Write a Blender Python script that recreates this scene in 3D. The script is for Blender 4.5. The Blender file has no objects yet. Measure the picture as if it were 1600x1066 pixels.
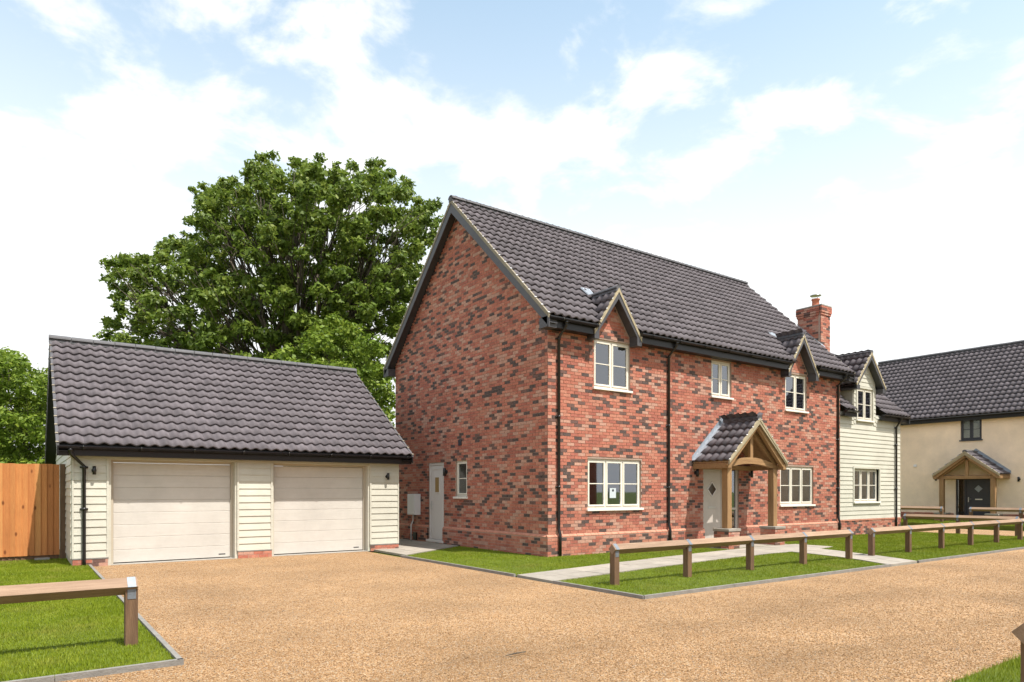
import bpy, math, random
import numpy as np
from mathutils import Vector, Matrix
random.seed(7); rng = np.random.default_rng(7)
sc = bpy.context.scene
COL = sc.collection

# ------------------------------------------------------------------ camera
CAMH = 1.5
YAW = math.atan(1480/1066.7)
FW = (math.cos(YAW), math.sin(YAW)); RT = (math.sin(YAW), -math.cos(YAW))
cam = bpy.data.cameras.new('camera'); cam.lens = 24; cam.sensor_width = 36; cam.sensor_fit = 'HORIZONTAL'
cam.shift_y = (768-533)/1600; cam.clip_start = 0.05; cam.clip_end = 3000
co = bpy.data.objects.new('camera', cam); COL.objects.link(co)
co.location = (0, 0, CAMH); co.rotation_euler = (math.pi/2, 0, -math.atan2(FW[0], FW[1]))
sc.camera = co

# ------------------------------------------------------------------ world
SUNV = Vector((0.30, -1.0, 1.95)).normalized()
EL = math.asin(SUNV.z); AZ = math.atan2(SUNV.x, SUNV.y)
w = bpy.data.worlds.new('World'); sc.world = w; w.use_nodes = True
nt = w.node_tree; nt.nodes.clear()
def N(t, tree=nt, **k):
    n = tree.nodes.new(t)
    for a, b in k.items(): setattr(n, a, b)
    return n
SKYS = 0.13
out = N('ShaderNodeOutputWorld'); bg = N('ShaderNodeBackground'); bg.inputs[1].default_value = SKYS
sky = N('ShaderNodeTexSky', sky_type='NISHITA'); sky.sun_disc = False
sky.sun_elevation = EL; sky.sun_rotation = AZ; sky.dust_density = 1.6; sky.ozone_density = 1.2; sky.air_density = 1.0
tc = N('ShaderNodeTexCoord'); sep = N('ShaderNodeSeparateXYZ'); nt.links.new(tc.outputs['Generated'], sep.inputs[0])
def M(op, a, b=None, c=None, tree=nt):
    n = tree.nodes.new('ShaderNodeMath'); n.operation = op
    for i, v in enumerate((a, b, c)):
        if v is None: continue
        if isinstance(v, (int, float)): n.inputs[i].default_value = v
        else: tree.links.new(v, n.inputs[i])
    return n.outputs[0]
zc = M('MAXIMUM', sep.outputs[2], 0.0)
den = M('ADD', zc, 0.13)
cu = M('DIVIDE', sep.outputs[0], den); cv = M('DIVIDE', sep.outputs[1], den)
cmb = N('ShaderNodeCombineXYZ'); nt.links.new(cu, cmb.inputs[0]); nt.links.new(cv, cmb.inputs[1])
n1 = N('ShaderNodeTexNoise'); n1.inputs['Scale'].default_value = 3.6; n1.inputs['Detail'].default_value = 10; n1.inputs['Roughness'].default_value = 0.58; n1.inputs['Distortion'].default_value = 0.25
nt.links.new(cmb.outputs[0], n1.inputs['Vector'])
n2 = N('ShaderNodeTexNoise'); n2.inputs['Scale'].default_value = 0.45; n2.inputs['Detail'].default_value = 3
nt.links.new(cmb.outputs[0], n2.inputs['Vector'])
mixn = M('ADD', M('MULTIPLY', n1.outputs[0], 0.72), M('MULTIPLY', n2.outputs[0], 0.42))
ramp = N('ShaderNodeValToRGB'); ramp.color_ramp.elements[0].position = 0.515; ramp.color_ramp.elements[1].position = 0.645
ramp.color_ramp.interpolation = 'EASE'
nt.links.new(mixn, ramp.inputs[0])
haze = M('POWER', M('SUBTRACT', 1.0, zc), 2.4)
cl = M('MULTIPLY', ramp.outputs[0], 0.92)
mx = N('ShaderNodeMix', data_type='RGBA'); nt.links.new(M('MINIMUM', M('MULTIPLY', haze, 2.1), 1.0), mx.inputs[0])
lift = N('ShaderNodeMix', data_type='RGBA', blend_type='MULTIPLY'); lift.inputs[0].default_value = 1
nt.links.new(sky.outputs[0], lift.inputs[6]); lift.inputs[7].default_value = (1.46, 1.72, 1.5, 1)
nt.links.new(lift.outputs[2], mx.inputs[6]); mx.inputs[7].default_value = (6.1, 6.3, 6.4, 1)
mx2 = N('ShaderNodeMix', data_type='RGBA'); nt.links.new(cl, mx2.inputs[0]); nt.links.new(mx.outputs[2], mx2.inputs[6]); mx2.inputs[7].default_value = (6.5, 6.5, 6.45, 1)
nt.links.new(mx2.outputs[2], bg.inputs[0]); nt.links.new(bg.outputs[0], out.inputs[0])
sl = bpy.data.lights.new('sun', 'SUN'); sl.energy = 5.0; sl.angle = math.radians(0.55); sl.color = (1.0, 0.95, 0.87)
so = bpy.data.objects.new('sun', sl); COL.objects.link(so); so.rotation_euler = (-SUNV).to_track_quat('-Z', 'Y').to_euler()
sc.view_settings.view_transform = 'Standard'; sc.view_settings.look = 'None'; sc.view_settings.gamma = 1; sc.view_settings.use_curve_mapping = False
sc.view_settings.exposure = 0.55
sc.cycles.max_bounces = 8; sc.cycles.transparent_max_bounces = 12

# ------------------------------------------------------------------ materials
MATS = {}
def mat(name, col, rough=0.7, noise=0.0, nscale=8.0, bump=0.0, bscale=60.0, metallic=0.0, spec=0.4, col2=None, stretch=(1, 1, 1), coat=0.0, island=0.0, weather=0.28, objrand=0.0, knots=False):
    m = bpy.data.materials.new(name); m.use_nodes = True; t = m.node_tree
    b = t.nodes['Principled BSDF']; b.inputs['Roughness'].default_value = rough; b.inputs['Metallic'].default_value = metallic
    b.inputs['Specular IOR Level'].default_value = spec; b.inputs['Coat Weight'].default_value = coat
    c = (*col, 1)
    b.inputs['Base Color'].default_value = c
    L = t.links
    if noise or bump:
        geo = t.nodes.new('ShaderNodeNewGeometry'); mp = t.nodes.new('ShaderNodeMapping'); mp.inputs['Scale'].default_value = stretch
        L.new(geo.outputs['Position'], mp.inputs[0])
    if noise:
        nn = t.nodes.new('ShaderNodeTexNoise'); nn.inputs['Scale'].default_value = nscale; nn.inputs['Detail'].default_value = 6; nn.inputs['Roughness'].default_value = 0.65
        L.new(mp.outputs[0], nn.inputs['Vector'])
        r = t.nodes.new('ShaderNodeValToRGB'); r.color_ramp.elements[0].position = 0.3; r.color_ramp.elements[1].position = 0.7
        d = col2 if col2 else tuple(max(0, v*(1-noise)) for v in col)
        e = col if col2 else tuple(min(1, v*(1+noise)) for v in col)
        r.color_ramp.elements[0].color = (*d, 1); r.color_ramp.elements[1].color = (*e, 1)
        L.new(nn.outputs[0], r.inputs[0]); src = r.outputs[0]
        wz = t.nodes.new('ShaderNodeTexNoise'); wz.inputs['Scale'].default_value = 0.8; wz.inputs['Detail'].default_value = 7; wz.inputs['Roughness'].default_value = 0.7
        L.new(geo.outputs['Position'], wz.inputs['Vector']); hw = t.nodes.new('ShaderNodeHueSaturation'); L.new(src, hw.inputs['Color'])
        wv = M('MULTIPLY_ADD', wz.outputs[0], 2*weather, 1-weather, tree=t)
        if objrand:
            oi = t.nodes.new('ShaderNodeObjectInfo'); wv = M('MULTIPLY', wv, M('MULTIPLY_ADD', oi.outputs['Random'], 2*objrand, 1-objrand, tree=t), tree=t)
        L.new(wv, hw.inputs['Value']); src = hw.outputs[0]
        if knots:
            km = t.nodes.new('ShaderNodeMapping'); km.inputs['Scale'].default_value = (5.5, 1, 2.6); L.new(geo.outputs['Position'], km.inputs[0]); kv = t.nodes.new('ShaderNodeTexVoronoi'); kv.inputs['Scale'].default_value = 1.0; L.new(km.outputs[0], kv.inputs['Vector'])
            kr = t.nodes.new('ShaderNodeValToRGB'); kr.color_ramp.elements[0].position = 0.07; kr.color_ramp.elements[0].color = (0.38, 0.28, 0.22, 1); kr.color_ramp.elements[1].position = 0.16; kr.color_ramp.elements[1].color = (1, 1, 1, 1); L.new(kv.outputs['Distance'], kr.inputs[0])
            kx = t.nodes.new('ShaderNodeMix'); kx.data_type = 'RGBA'; kx.blend_type = 'MULTIPLY'; kx.inputs[0].default_value = 1; L.new(src, kx.inputs[6]); L.new(kr.outputs[0], kx.inputs[7]); src = kx.outputs[2]
        if island:
            h = t.nodes.new('ShaderNodeHueSaturation'); L.new(src, h.inputs['Color'])
            rv = M('MULTIPLY_ADD', geo.outputs['Random Per Island'], 2*island, 1-island, tree=t); L.new(rv, h.inputs['Value'])
            src = h.outputs[0]
        L.new(src, b.inputs['Base Color'])
    if bump:
        nb = t.nodes.new('ShaderNodeTexNoise'); nb.inputs['Scale'].default_value = bscale; nb.inputs['Detail'].default_value = 4
        L.new(mp.outputs[0], nb.inputs['Vector'])
        bp = t.nodes.new('ShaderNodeBump'); bp.inputs['Strength'].default_value = bump; bp.inputs['Distance'].default_value = 0.02
        L.new(nb.outputs[0], bp.inputs['Height']); L.new(bp.outputs[0], b.inputs['Normal'])
    MATS[name] = m; return m
BR = [mat('brick_red', (0.400, 0.139, 0.093), 0.85, 0.22, 14, 0.5, 90), mat('brick_orange', (0.438, 0.183, 0.124), 0.85, 0.2, 14, 0.5, 90),
      mat('brick_pale', (0.444, 0.246, 0.184), 0.85, 0.2, 16, 0.5, 90), mat('brick_deep', (0.341, 0.114, 0.080), 0.85, 0.25, 14, 0.5, 90),
      mat('brick_dark', (0.085, 0.058, 0.052), 0.8, 0.35, 18, 0.5, 90), mat('brick_plum', (0.139, 0.076, 0.063), 0.8, 0.3, 18, 0.5, 90)]
BW = [0.28, 0.22, 0.16, 0.13, 0.12, 0.09]
mat('mortar', (0.383, 0.274, 0.223), 0.95, 0.15, 10, 0.4, 120)
mat('plinth_brick', (0.480, 0.209, 0.141), 0.85, 0.2, 10, 0.4, 90)
mat('tile', (0.111, 0.097, 0.106), 0.78, 0.2, 3.0, 0.25, 70, spec=0.22, island=0.13)
mat('tile_near', (0.111, 0.097, 0.106), 0.78, 0.2, 3.0, 0.25, 70, spec=0.22, objrand=0.14)
mat('ridge', (0.086, 0.083, 0.090), 0.6, 0.2, 6, 0.2, 60)
mat('underlay', (0.03, 0.03, 0.03), 0.9)
mat('verge_mortar', (0.252, 0.217, 0.161), 0.9, 0.2, 12, 0.4, 60)
mat('dormer_mortar', (0.350, 0.294, 0.196), 0.9, 0.2, 12, 0.4, 60); mat('fascia', (0.012, 0.011, 0.012), 0.4); mat('dark_pane', (0.06, 0.038, 0.025), 0.15)
mat('barge', (0.062, 0.060, 0.066), 0.45, 0.12, 5, 0.0)
mat('black_plastic', (0.012, 0.011, 0.012), 0.28, spec=0.5)
mat('cream_frame', (0.699, 0.652, 0.567), 0.42, 0.03, 6)
mat('cream_sill', (0.756, 0.718, 0.661), 0.4, 0.03, 6)
mat('clad', (0.515, 0.495, 0.425), 0.55, 0.05, 4, 0.25, 30, stretch=(0.4, 0.4, 6))
mat('gdoor', (0.535, 0.505, 0.465), 0.5, 0.03, 5, 0.3, 50, stretch=(0.25, 1, 5))
mat('gdoor_frame', (0.434, 0.385, 0.308), 0.5)
mat('door_white', (0.680, 0.643, 0.624), 0.45)
mat('door_beige', (0.490, 0.441, 0.392), 0.45, 0.04, 4)
mat('grey_frame', (0.045, 0.045, 0.055), 0.4)
def wood(name, a, b, scale=6, stretch=(1, 1, 1), rough=0.7, bump=0.3, knots=False):
    return mat(name, a, rough, 0.3, scale, bump, scale*4, col2=b, stretch=stretch, objrand=0.10, knots=knots)
wood('oak_x', (0.340, 0.204, 0.095), (0.231, 0.129, 0.058), 7, (0.35, 3, 3)); wood('oak_z', (0.340, 0.204, 0.095), (0.231, 0.129, 0.058), 7, (3, 3, 0.3))
wood('rail_x', (0.319, 0.212, 0.142), (0.212, 0.131, 0.081), 8, (0.3, 4, 4)); wood('rail_y', (0.319, 0.212, 0.142), (0.212, 0.131, 0.081), 8, (4, 0.3, 4))
wood('post_z', (0.185, 0.106, 0.058), (0.111, 0.060, 0.033), 8, (4, 4, 0.35))
FB = [wood('fence_a', (0.564, 0.232, 0.071), (0.456, 0.166, 0.050), 7, (5, 5, 0.35), knots=True), wood('fence_b', (0.598, 0.273, 0.091), (0.498, 0.207, 0.066), 7, (5, 5, 0.35), knots=True), wood('fence_c', (0.498, 0.190, 0.059), (0.398, 0.142, 0.041), 7, (5, 5, 0.35), knots=True)]
mat('galv', (0.176, 0.197, 0.227), 0.45, 0.2, 20, metallic=0.35)
mat('lead', (0.294, 0.322, 0.364), 0.5, 0.15, 10, metallic=0.3)
mat('slab', (0.276, 0.246, 0.210), 0.85, 0.14, 5, 0.3, 80); mat('slab_b', (0.312, 0.276, 0.234), 0.85, 0.14, 5, 0.3, 80)
mat('edging', (0.202, 0.190, 0.174), 0.85, 0.2, 8, 0.3, 60)
mat('render', (0.86, 0.68, 0.51), 0.9, 0.05, 2, 0.5, 45)
mat('soil', (0.13, 0.10, 0.055), 0.95, 0.3, 6)
mat('plaster', (0.75, 0.70, 0.62), 0.9); mat('floor_wood', (0.32, 0.2, 0.1), 0.6); mat('curtain', (0.630, 0.615, 0.600), 0.9)
mat('terracotta', (0.48, 0.17, 0.10), 0.8, 0.2, 10); mat('steel', (0.6, 0.6, 0.6), 0.35, metallic=0.9)
mat('white_plastic', (0.709, 0.699, 0.699), 0.45); mat('paper', (0.488, 0.533, 0.559), 0.7); mat('ink', (0.03, 0.03, 0.04), 0.7)
mat('bark', (0.078, 0.062, 0.046), 0.9, 0.35, 6, 0.6, 20, stretch=(1, 1, 0.3)); mat('twig', (0.07, 0.055, 0.04), 0.8)
mat('amber', (0.30, 0.18, 0.05), 0.3); mat('concrete', (0.315, 0.294, 0.266), 0.9, 0.2, 10)
# glass
g = bpy.data.materials.new('glass'); g.use_nodes = True; t = g.node_tree; t.nodes.clear()
o_ = t.nodes.new('ShaderNodeOutputMaterial'); mxs = t.nodes.new('ShaderNodeMixShader'); tr = t.nodes.new('ShaderNodeBsdfTransparent'); gl = t.nodes.new('ShaderNodeBsdfGlossy')
gl.inputs['Roughness'].default_value = 0.02; gl.inputs['Color'].default_value = (0.9, 0.93, 1, 1); tr.inputs['Color'].default_value = (0.80, 0.84, 0.82, 1)
fr = t.nodes.new('ShaderNodeFresnel'); fr.inputs[0].default_value = 1.52
f2 = M('MINIMUM', M('MULTIPLY_ADD', fr.outputs[0], 1.7, 0.13, tree=t), 1.0, tree=t)
t.links.new(f2, mxs.inputs[0]); t.links.new(tr.outputs[0], mxs.inputs[1]); t.links.new(gl.outputs[0], mxs.inputs[2]); t.links.new(mxs.outputs[0], o_.inputs[0]); MATS['glass'] = g
# gravel
def gravel_mat(name, stones=True):
    m = bpy.data.materials.new(name); m.use_nodes = True; t = m.node_tree; b = t.nodes['Principled BSDF']; b.inputs['Roughness'].default_value = 0.85; b.inputs['Specular IOR Level'].default_value = 0.25
    geo = t.nodes.new('ShaderNodeNewGeometry'); L = t.links
    r = t.nodes.new('ShaderNodeValToRGB'); cr = r.color_ramp; cr.interpolation = 'LINEAR'
    cols = [(0.0, (0.12, 0.066, 0.034)), (0.15, (0.235, 0.128, 0.058)), (0.5, (0.335, 0.195, 0.092)), (0.78, (0.375, 0.232, 0.115)), (0.94, (0.45, 0.345, 0.235)), (1.0, (0.22, 0.185, 0.155))]
    cr.elements[0].position = 0; cr.elements[0].color = (*cols[0][1], 1); cr.elements[1].position = 1; cr.elements[1].color = (*cols[-1][1], 1)
    for p, c in cols[1:-1]:
        e = cr.elements.new(p); e.color = (*c, 1)
    if stones:
        L.new(geo.outputs['Random Per Island'], r.inputs[0]); L.new(r.outputs[0], b.inputs['Base Color'])
    else:
        v = t.nodes.new('ShaderNodeTexVoronoi'); v.inputs['Scale'].default_value = 92; L.new(geo.outputs['Position'], v.inputs['Vector'])
        sp = t.nodes.new('ShaderNodeSeparateColor'); L.new(v.outputs['Color'], sp.inputs[0]); L.new(sp.outputs[0], r.inputs[0])
        big = t.nodes.new('ShaderNodeTexNoise'); big.inputs['Scale'].default_value = 0.7; big.inputs['Detail'].default_value = 5; L.new(geo.outputs['Position'], big.inputs['Vector'])
        mid = t.nodes.new('ShaderNodeTexNoise'); mid.inputs['Scale'].default_value = 9; mid.inputs['Detail'].default_value = 4; L.new(geo.outputs['Position'], mid.inputs['Vector'])
        k = M('ADD', M('MULTIPLY', big.outputs[0], 0.9, tree=t), M('MULTIPLY_ADD', mid.outputs[0], 0.6, 0.29, tree=t), tree=t)
        # wheel tracks worn along the road
        sp3 = t.nodes.new('ShaderNodeSeparateXYZ'); L.new(geo.outputs['Position'], sp3.inputs[0]); wy = M('ADD', sp3.outputs[1], M('MULTIPLY_ADD', big.outputs[0], 1.6, -0.8, tree=t), tree=t)
        for yc_ in (3.3, 4.9):
            dd_ = M('ABSOLUTE', M('SUBTRACT', wy, yc_, tree=t), None, tree=t); tk = M('SUBTRACT', 1.0, M('MINIMUM', M('MULTIPLY', dd_, 2.6, tree=t), 1.0, tree=t), tree=t)
            k = M('MULTIPLY', k, M('SUBTRACT', 1.0, M('MULTIPLY', tk, 0.13, tree=t), tree=t), tree=t)
        mm = t.nodes.new('ShaderNodeMix'); mm.data_type = 'RGBA'; mm.blend_type = 'MULTIPLY'; mm.inputs[0].default_value = 1
        L.new(r.outputs[0], mm.inputs[6]); cc = t.nodes.new('ShaderNodeCombineColor')
        for i in range(3): L.new(k, cc.inputs[i])
        L.new(cc.outputs[0], mm.inputs[7]); L.new(mm.outputs[2], b.inputs['Base Color'])
        bp = t.nodes.new('ShaderNodeBump'); bp.inputs['Strength'].default_value = 0.85; bp.inputs['Distance'].default_value = 0.012
        hh = M('SUBTRACT', 1.0, v.outputs['Distance'], tree=t); L.new(hh, bp.inputs['Height']); L.new(bp.outputs[0], b.inputs['Normal'])
    MATS[name] = m
gravel_mat('gravel', False); gravel_mat('pebbles', True)
def leafy(name, c1, c2, c3, trans=0.3, patch=0.0, vary=0.0):
    m = bpy.data.materials.new(name); m.use_nodes = True; t = m.node_tree; b = t.nodes['Principled BSDF']; L = t.links
    b.inputs['Roughness'].default_value = 0.5; b.inputs['Specular IOR Level'].default_value = 0.3
    geo = t.nodes.new('ShaderNodeNewGeometry'); r = t.nodes.new('ShaderNodeValToRGB'); cr = r.color_ramp
    cr.elements[0].color = (*c1, 1); cr.elements[1].color = (*c3, 1); e = cr.elements.new(0.5); e.color = (*c2, 1)
    src = geo.outputs['Random Per Island']
    if patch or vary:
        patch_, patch0 = (patch or vary), patch; nz = t.nodes.new('ShaderNodeTexNoise'); nz.inputs['Scale'].default_value = 1.3; nz.inputs['Detail'].default_value = 5; L.new(geo.outputs['Position'], nz.inputs['Vector'])
        src = M('ADD', M('MULTIPLY', src, 1-patch_, tree=t), M('MULTIPLY_ADD', nz.outputs[0], patch_*2.2, -patch_*0.6, tree=t), tree=t)
    L.new(src, r.inputs[0]); colo = r.outputs[0]
    if patch:
        n3 = t.nodes.new('ShaderNodeTexNoise'); n3.inputs['Scale'].default_value = 0.9; n3.inputs['Detail'].default_value = 8; n3.inputs['Roughness'].default_value = 0.7; L.new(geo.outputs['Position'], n3.inputs['Vector'])
        r3 = t.nodes.new('ShaderNodeValToRGB'); r3.color_ramp.elements[0].position = 0.52; r3.color_ramp.elements[1].position = 0.74; L.new(n3.outputs[0], r3.inputs[0])
        m3 = t.nodes.new('ShaderNodeMix'); m3.data_type = 'RGBA'; L.new(M('MULTIPLY', r3.outputs[0], 0.6, tree=t), m3.inputs[0]); L.new(colo, m3.inputs[6]); m3.inputs[7].default_value = (0.33, 0.29, 0.07, 1); colo = m3.outputs[2]
    L.new(colo, b.inputs['Base Color'])
    tl = t.nodes.new('ShaderNodeBsdfTranslucent'); L.new(colo, tl.inputs[0]); ms = t.nodes.new('ShaderNodeMixShader'); ms.inputs[0].default_value = trans
    L.new(b.outputs[0], ms.inputs[1]); L.new(tl.outputs[0], ms.inputs[2]); L.new(ms.outputs[0], t.nodes['Material Output'].inputs[0]); MATS[name] = m
leafy('leaf_oak', (0.05, 0.085, 0.013), (0.135, 0.20, 0.028), (0.28, 0.32, 0.06), 0.4, vary=0.5)
leafy('leaf_lime', (0.08, 0.135, 0.015), (0.165, 0.245, 0.027), (0.29, 0.34, 0.05), 0.4, vary=0.45)
leafy('grass', (0.11, 0.155, 0.004), (0.175, 0.23, 0.007), (0.27, 0.29, 0.025), 0.15, 0.5)
mat('turf', (0.085, 0.115, 0.008), 0.9, 0.3, 3, 0.4, 60)

# ------------------------------------------------------------------ helpers
WLOC = {}
def tag(o, label=None, cat=None, group=None, kind=None):
    if label: o['label'] = label
    if cat: o['category'] = cat
    if group: o['group'] = group
    if kind: o['kind'] = kind
    return o
def empty(name, loc, label, cat, group=None, kind=None, parent=None):
    o = bpy.data.objects.new(name, None); COL.objects.link(o); o.empty_display_size = 0.2
    o.location = loc; WLOC[o] = Vector(loc)
    if parent: o.parent = parent; o.location = Vector(loc)-WLOC[parent]
    return tag(o, label, cat, group, kind)
def mesh_np(name, V, F, mats, midx=None, smooth=False):
    """V (n,3) array, F (m,k) uniform faces"""
    V = np.asarray(V, dtype=np.float32); F = np.asarray(F, dtype=np.int32)
    me = bpy.data.meshes.new(name); k = F.shape[1]
    me.vertices.add(len(V)); me.vertices.foreach_set('co', V.ravel())
    me.loops.add(F.size); me.loops.foreach_set('vertex_index', F.ravel())
    me.polygons.add(len(F)); me.polygons.foreach_set('loop_start', np.arange(0, F.size, k, dtype=np.int32)); me.polygons.foreach_set('loop_total', np.full(len(F), k, dtype=np.int32))
    for m in mats: me.materials.append(m)
    if midx is not None: me.polygons.foreach_set('material_index', np.asarray(midx, dtype=np.int32))
    if smooth: me.polygons.foreach_set('use_smooth', np.ones(len(F), dtype=bool))
    me.update(calc_edges=True); return me
def link(name, me, loc, parent=None):
    o = bpy.data.objects.new(name, me); COL.objects.link(o); loc = Vector(loc); WLOC[o] = loc
    if parent is not None: o.parent = parent; o.location = loc-WLOC[parent]
    else: o.location = loc
    return o
BOXF = [(0, 3, 2, 1), (4, 5, 6, 7), (0, 1, 5, 4), (1, 2, 6, 5), (2, 3, 7, 6), (3, 0, 4, 7)]
class MB:
    def __init__(s): s.v = []; s.f = []; s.m = []
    def add(s, vs, fs, mi=0):
        b = len(s.v); s.v += [tuple(p) for p in vs]
        for f in fs: s.f.append(tuple(i+b for i in f)); s.m.append(mi)
        return s
    def box(s, x0, x1, y0, y1, z0, z1, mi=0):
        return s.add([(x0, y0, z0), (x1, y0, z0), (x1, y1, z0), (x0, y1, z0), (x0, y0, z1), (x1, y0, z1), (x1, y1, z1), (x0, y1, z1)], BOXF, mi)
    def prism(s, pts, d, mi=0):
        """closed planar polygon pts extruded by vector d"""
        n = len(pts); d = Vector(d); a = [Vector(p) for p in pts]; b = [p+d for p in a]
        fs = [tuple(range(n-1, -1, -1)), tuple(range(n, 2*n))]+[(i, (i+1) % n, n+(i+1) % n, n+i) for i in range(n)]
        return s.add(a+b, fs, mi)
    def beam(s, p, q, wd, ht, up=(0, 0, 1), mi=0):
        p = Vector(p); q = Vector(q); d = (q-p).normalized(); u = Vector(up); sd = d.cross(u).normalized(); u = sd.cross(d).normalized()
        a = [p+sd*(i*wd/2)+u*(j*ht/2) for i, j in ((-1, -1), (1, -1), (1, 1), (-1, 1))]
        return s.prism(a, q-p, mi)
    def tube(s, path, r, n=8, mi=0, cap=True):
        path = [Vector(p) for p in path]; rs = r if isinstance(r, (list, tuple)) else [r]*len(path); b = len(s.v); pu = None
        for i, p in enumerate(path):
            d = (path[min(i+1, len(path)-1)]-path[max(i-1, 0)]).normalized()
            if pu is None: pu = d.orthogonal().normalized()
            u = (pu-d*pu.dot(d)).normalized(); pu = u; v = d.cross(u)
            for k in range(n):
                a = 2*math.pi*k/n; s.v.append(tuple(p+(u*math.cos(a)+v*math.sin(a))*rs[i]))
        for i in range(len(path)-1):
            for k in range(n):
                s.f.append((b+i*n+k, b+i*n+(k+1) % n, b+(i+1)*n+(k+1) % n, b+(i+1)*n+k)); s.m.append(mi)
        if cap:
            s.f.append(tuple(b+k for k in range(n-1, -1, -1))); s.m.append(mi); e = b+(len(path)-1)*n; s.f.append(tuple(e+k for k in range(n))); s.m.append(mi)
        return s
    def build(s, name, mats, parent=None, smooth=False, bevel=0.0, **tg):
        if not isinstance(mats, (list, tuple)): mats = [mats]
        mats = [MATS[m] if isinstance(m, str) else m for m in mats]
        vs = np.array(s.v); c = (vs.min(0)+vs.max(0))/2
        me = bpy.data.meshes.new(name); me.from_pydata([tuple(p) for p in vs-c], [], s.f)
        for m in mats: me.materials.append(m)
        me.polygons.foreach_set('material_index', s.m)
        if smooth: me.polygons.foreach_set('use_smooth', [len(f) == 4 for f in s.f])
        me.update(); o = link(name, me, c, parent)
        if bevel:
            b = o.modifiers.new('bevel', 'BEVEL'); b.width = bevel; b.segments = 2; b.limit_method = 'ANGLE'
        return tag(o, **tg)
def pix(X, Y, Z):
    d = X*FW[0]+Y*FW[1]; r = X*RT[0]+Y*RT[1]
    return 800+1066.7*r/d, 768-1066.7*(Z-CAMH)/d, d

# ---- wall sheet with rectangular holes; plane: axis 'Y' (faces -Y, u = X) or 'X' (faces -X, u = Y)
def P3(ax, u, n, z): return (u, n, z) if ax == 'Y' else (n, u, z)
def wall_sheet(mb, ax, n0, n1, u0, u1, z0, z1, holes, mi_out=0, mi_in=1, mi_rev=0):
    us = sorted({u0, u1, *[v for h in holes for v in h[:2] if u0 < v < u1]}); zs = sorted({z0, z1, *[v for h in holes for v in h[2:] if z0 < v < z1]})
    for i in range(len(us)-1):
        for j in range(len(zs)-1):
            um = (us[i]+us[i+1])/2; zm = (zs[j]+zs[j+1])/2
            if any(h[0] < um < h[1] and h[2] < zm < h[3] for h in holes): continue
            for n, mi in ((n0, mi_out), (n1, mi_in)):
                mb.add([P3(ax, us[i], n, zs[j]), P3(ax, us[i+1], n, zs[j]), P3(ax, us[i+1], n, zs[j+1]), P3(ax, us[i], n, zs[j+1])], [(0, 1, 2, 3)], mi)
    for h in holes:
        a, b, c, d = max(h[0], u0), min(h[1], u1), max(h[2], z0), min(h[3], z1)
        for q in ([(a, c), (b, c)], [(a, d), (b, d)], [(a, c), (a, d)], [(b, c), (b, d)]):
            mb.add([P3(ax, q[0][0], n0, q[0][1]), P3(ax, q[1][0], n0, q[1][1]), P3(ax, q[1][0], n1, q[1][1]), P3(ax, q[0][0], n1, q[0][1])], [(0, 1, 2, 3)], mi_rev)
BL, BH, JT = 0.215, 0.065, 0.010
def brick_list(u0, u1, z0, z1, holes, top=None, seed=0, off=0.0):
    """bricks of a stretcher bond as (ua, ub, za, zb, material)"""
    rr = random.Random(seed); res = []; nz = int(round((z1-z0)/(BH+JT))); last = 0
    for j in range(nz):
        za = z0+j*(BH+JT); zb = za+BH; zm = (za+zb)/2; lo, hi = u0, u1
        if top:
            iv = top(zb)
            if iv is None: continue
            lo, hi = max(u0, iv[0]), min(u1, iv[1])
            if hi-lo < 0.05: continue
        x = u0-(BL+JT)*(0.5 if j % 2 else 0.0)+off-(BL+JT if off else 0)
        while x < hi:
            if x+BL < lo+.02: x += BL+JT; continue
            segs = [(max(x, lo), min(x+BL, hi))]
            for h in holes:
                if h[2]-0.02 < zm < h[3]+0.02:
                    ns = []
                    for a, b in segs:
                        if b <= h[0] or a >= h[1]: ns.append((a, b)); continue
                        if a < h[0]: ns.append((a, h[0]))
                        if b > h[1]: ns.append((h[1], b))
                    segs = ns
            if last in (4, 5) and rr.random() < 0.55: mi = rr.choices(range(4), BW[:4])[0]
            else: mi = rr.choices(range(6), BW)[0]
            last = mi
            for a, b in segs:
                if b-a > 0.03: res.append((a, b, za, zb, mi))
            x += BL+JT
    return res
_brick_mesh = {}
def brick_mesh(ax, mi, dn):
    k = (ax, mi, dn)
    if k not in _brick_mesh:
        mb = MB(); h = BL/2
        if ax == 'Y': mb.box(-h, h, 0, dn, -BH/2, BH/2)
        else: mb.box(0, dn, -h, h, -BH/2, BH/2)
        me = bpy.data.meshes.new('brick'); me.from_pydata(mb.v, [], mb.f); me.materials.append(BR[mi]); _brick_mesh[k] = me
    return _brick_mesh[k]
def lay_bricks(items, parent_of, stuff_parent, nmax=300, name='brickwork', seed=1):
    """items: (ax, n, dn, brick); the largest in view become objects, the others one joined part"""
    rr = random.Random(seed)
    def area(it):
        ax, n, dn, (a, b, za, zb, mi) = it
        if b-a < BL-0.002: return 0
        p = pix(*P3(ax, a, n, za)); q = pix(*P3(ax, b, n, zb)); 
        if not (0 < p[0] < 1600): return 0
        return abs(p[0]-q[0])*1066.7*(zb-za)/p[2]
    order = sorted(range(len(items)), key=lambda i: -area(items[i])) if nmax else []
    own = set(i for i in order[:nmax] if area(items[i]) > 0)
    mb = MB()
    for i, (ax, n, dn, (a, b, za, zb, mi)) in enumerate(items):
        j = rr.uniform(-0.0015, 0.0015)
        if i in own:
            link('brick', brick_mesh(ax, mi, dn), P3(ax, (a+b)/2, n+j, (za+zb)/2), parent_of(ax))
        elif ax == 'Y': mb.box(a, b, n+j, n+dn, za, zb, mi)
        else: mb.box(n+j, n+dn, a, b, za, zb, mi)
    if mb.v: mb.build(name, BR, stuff_parent, kind='stuff')

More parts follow.
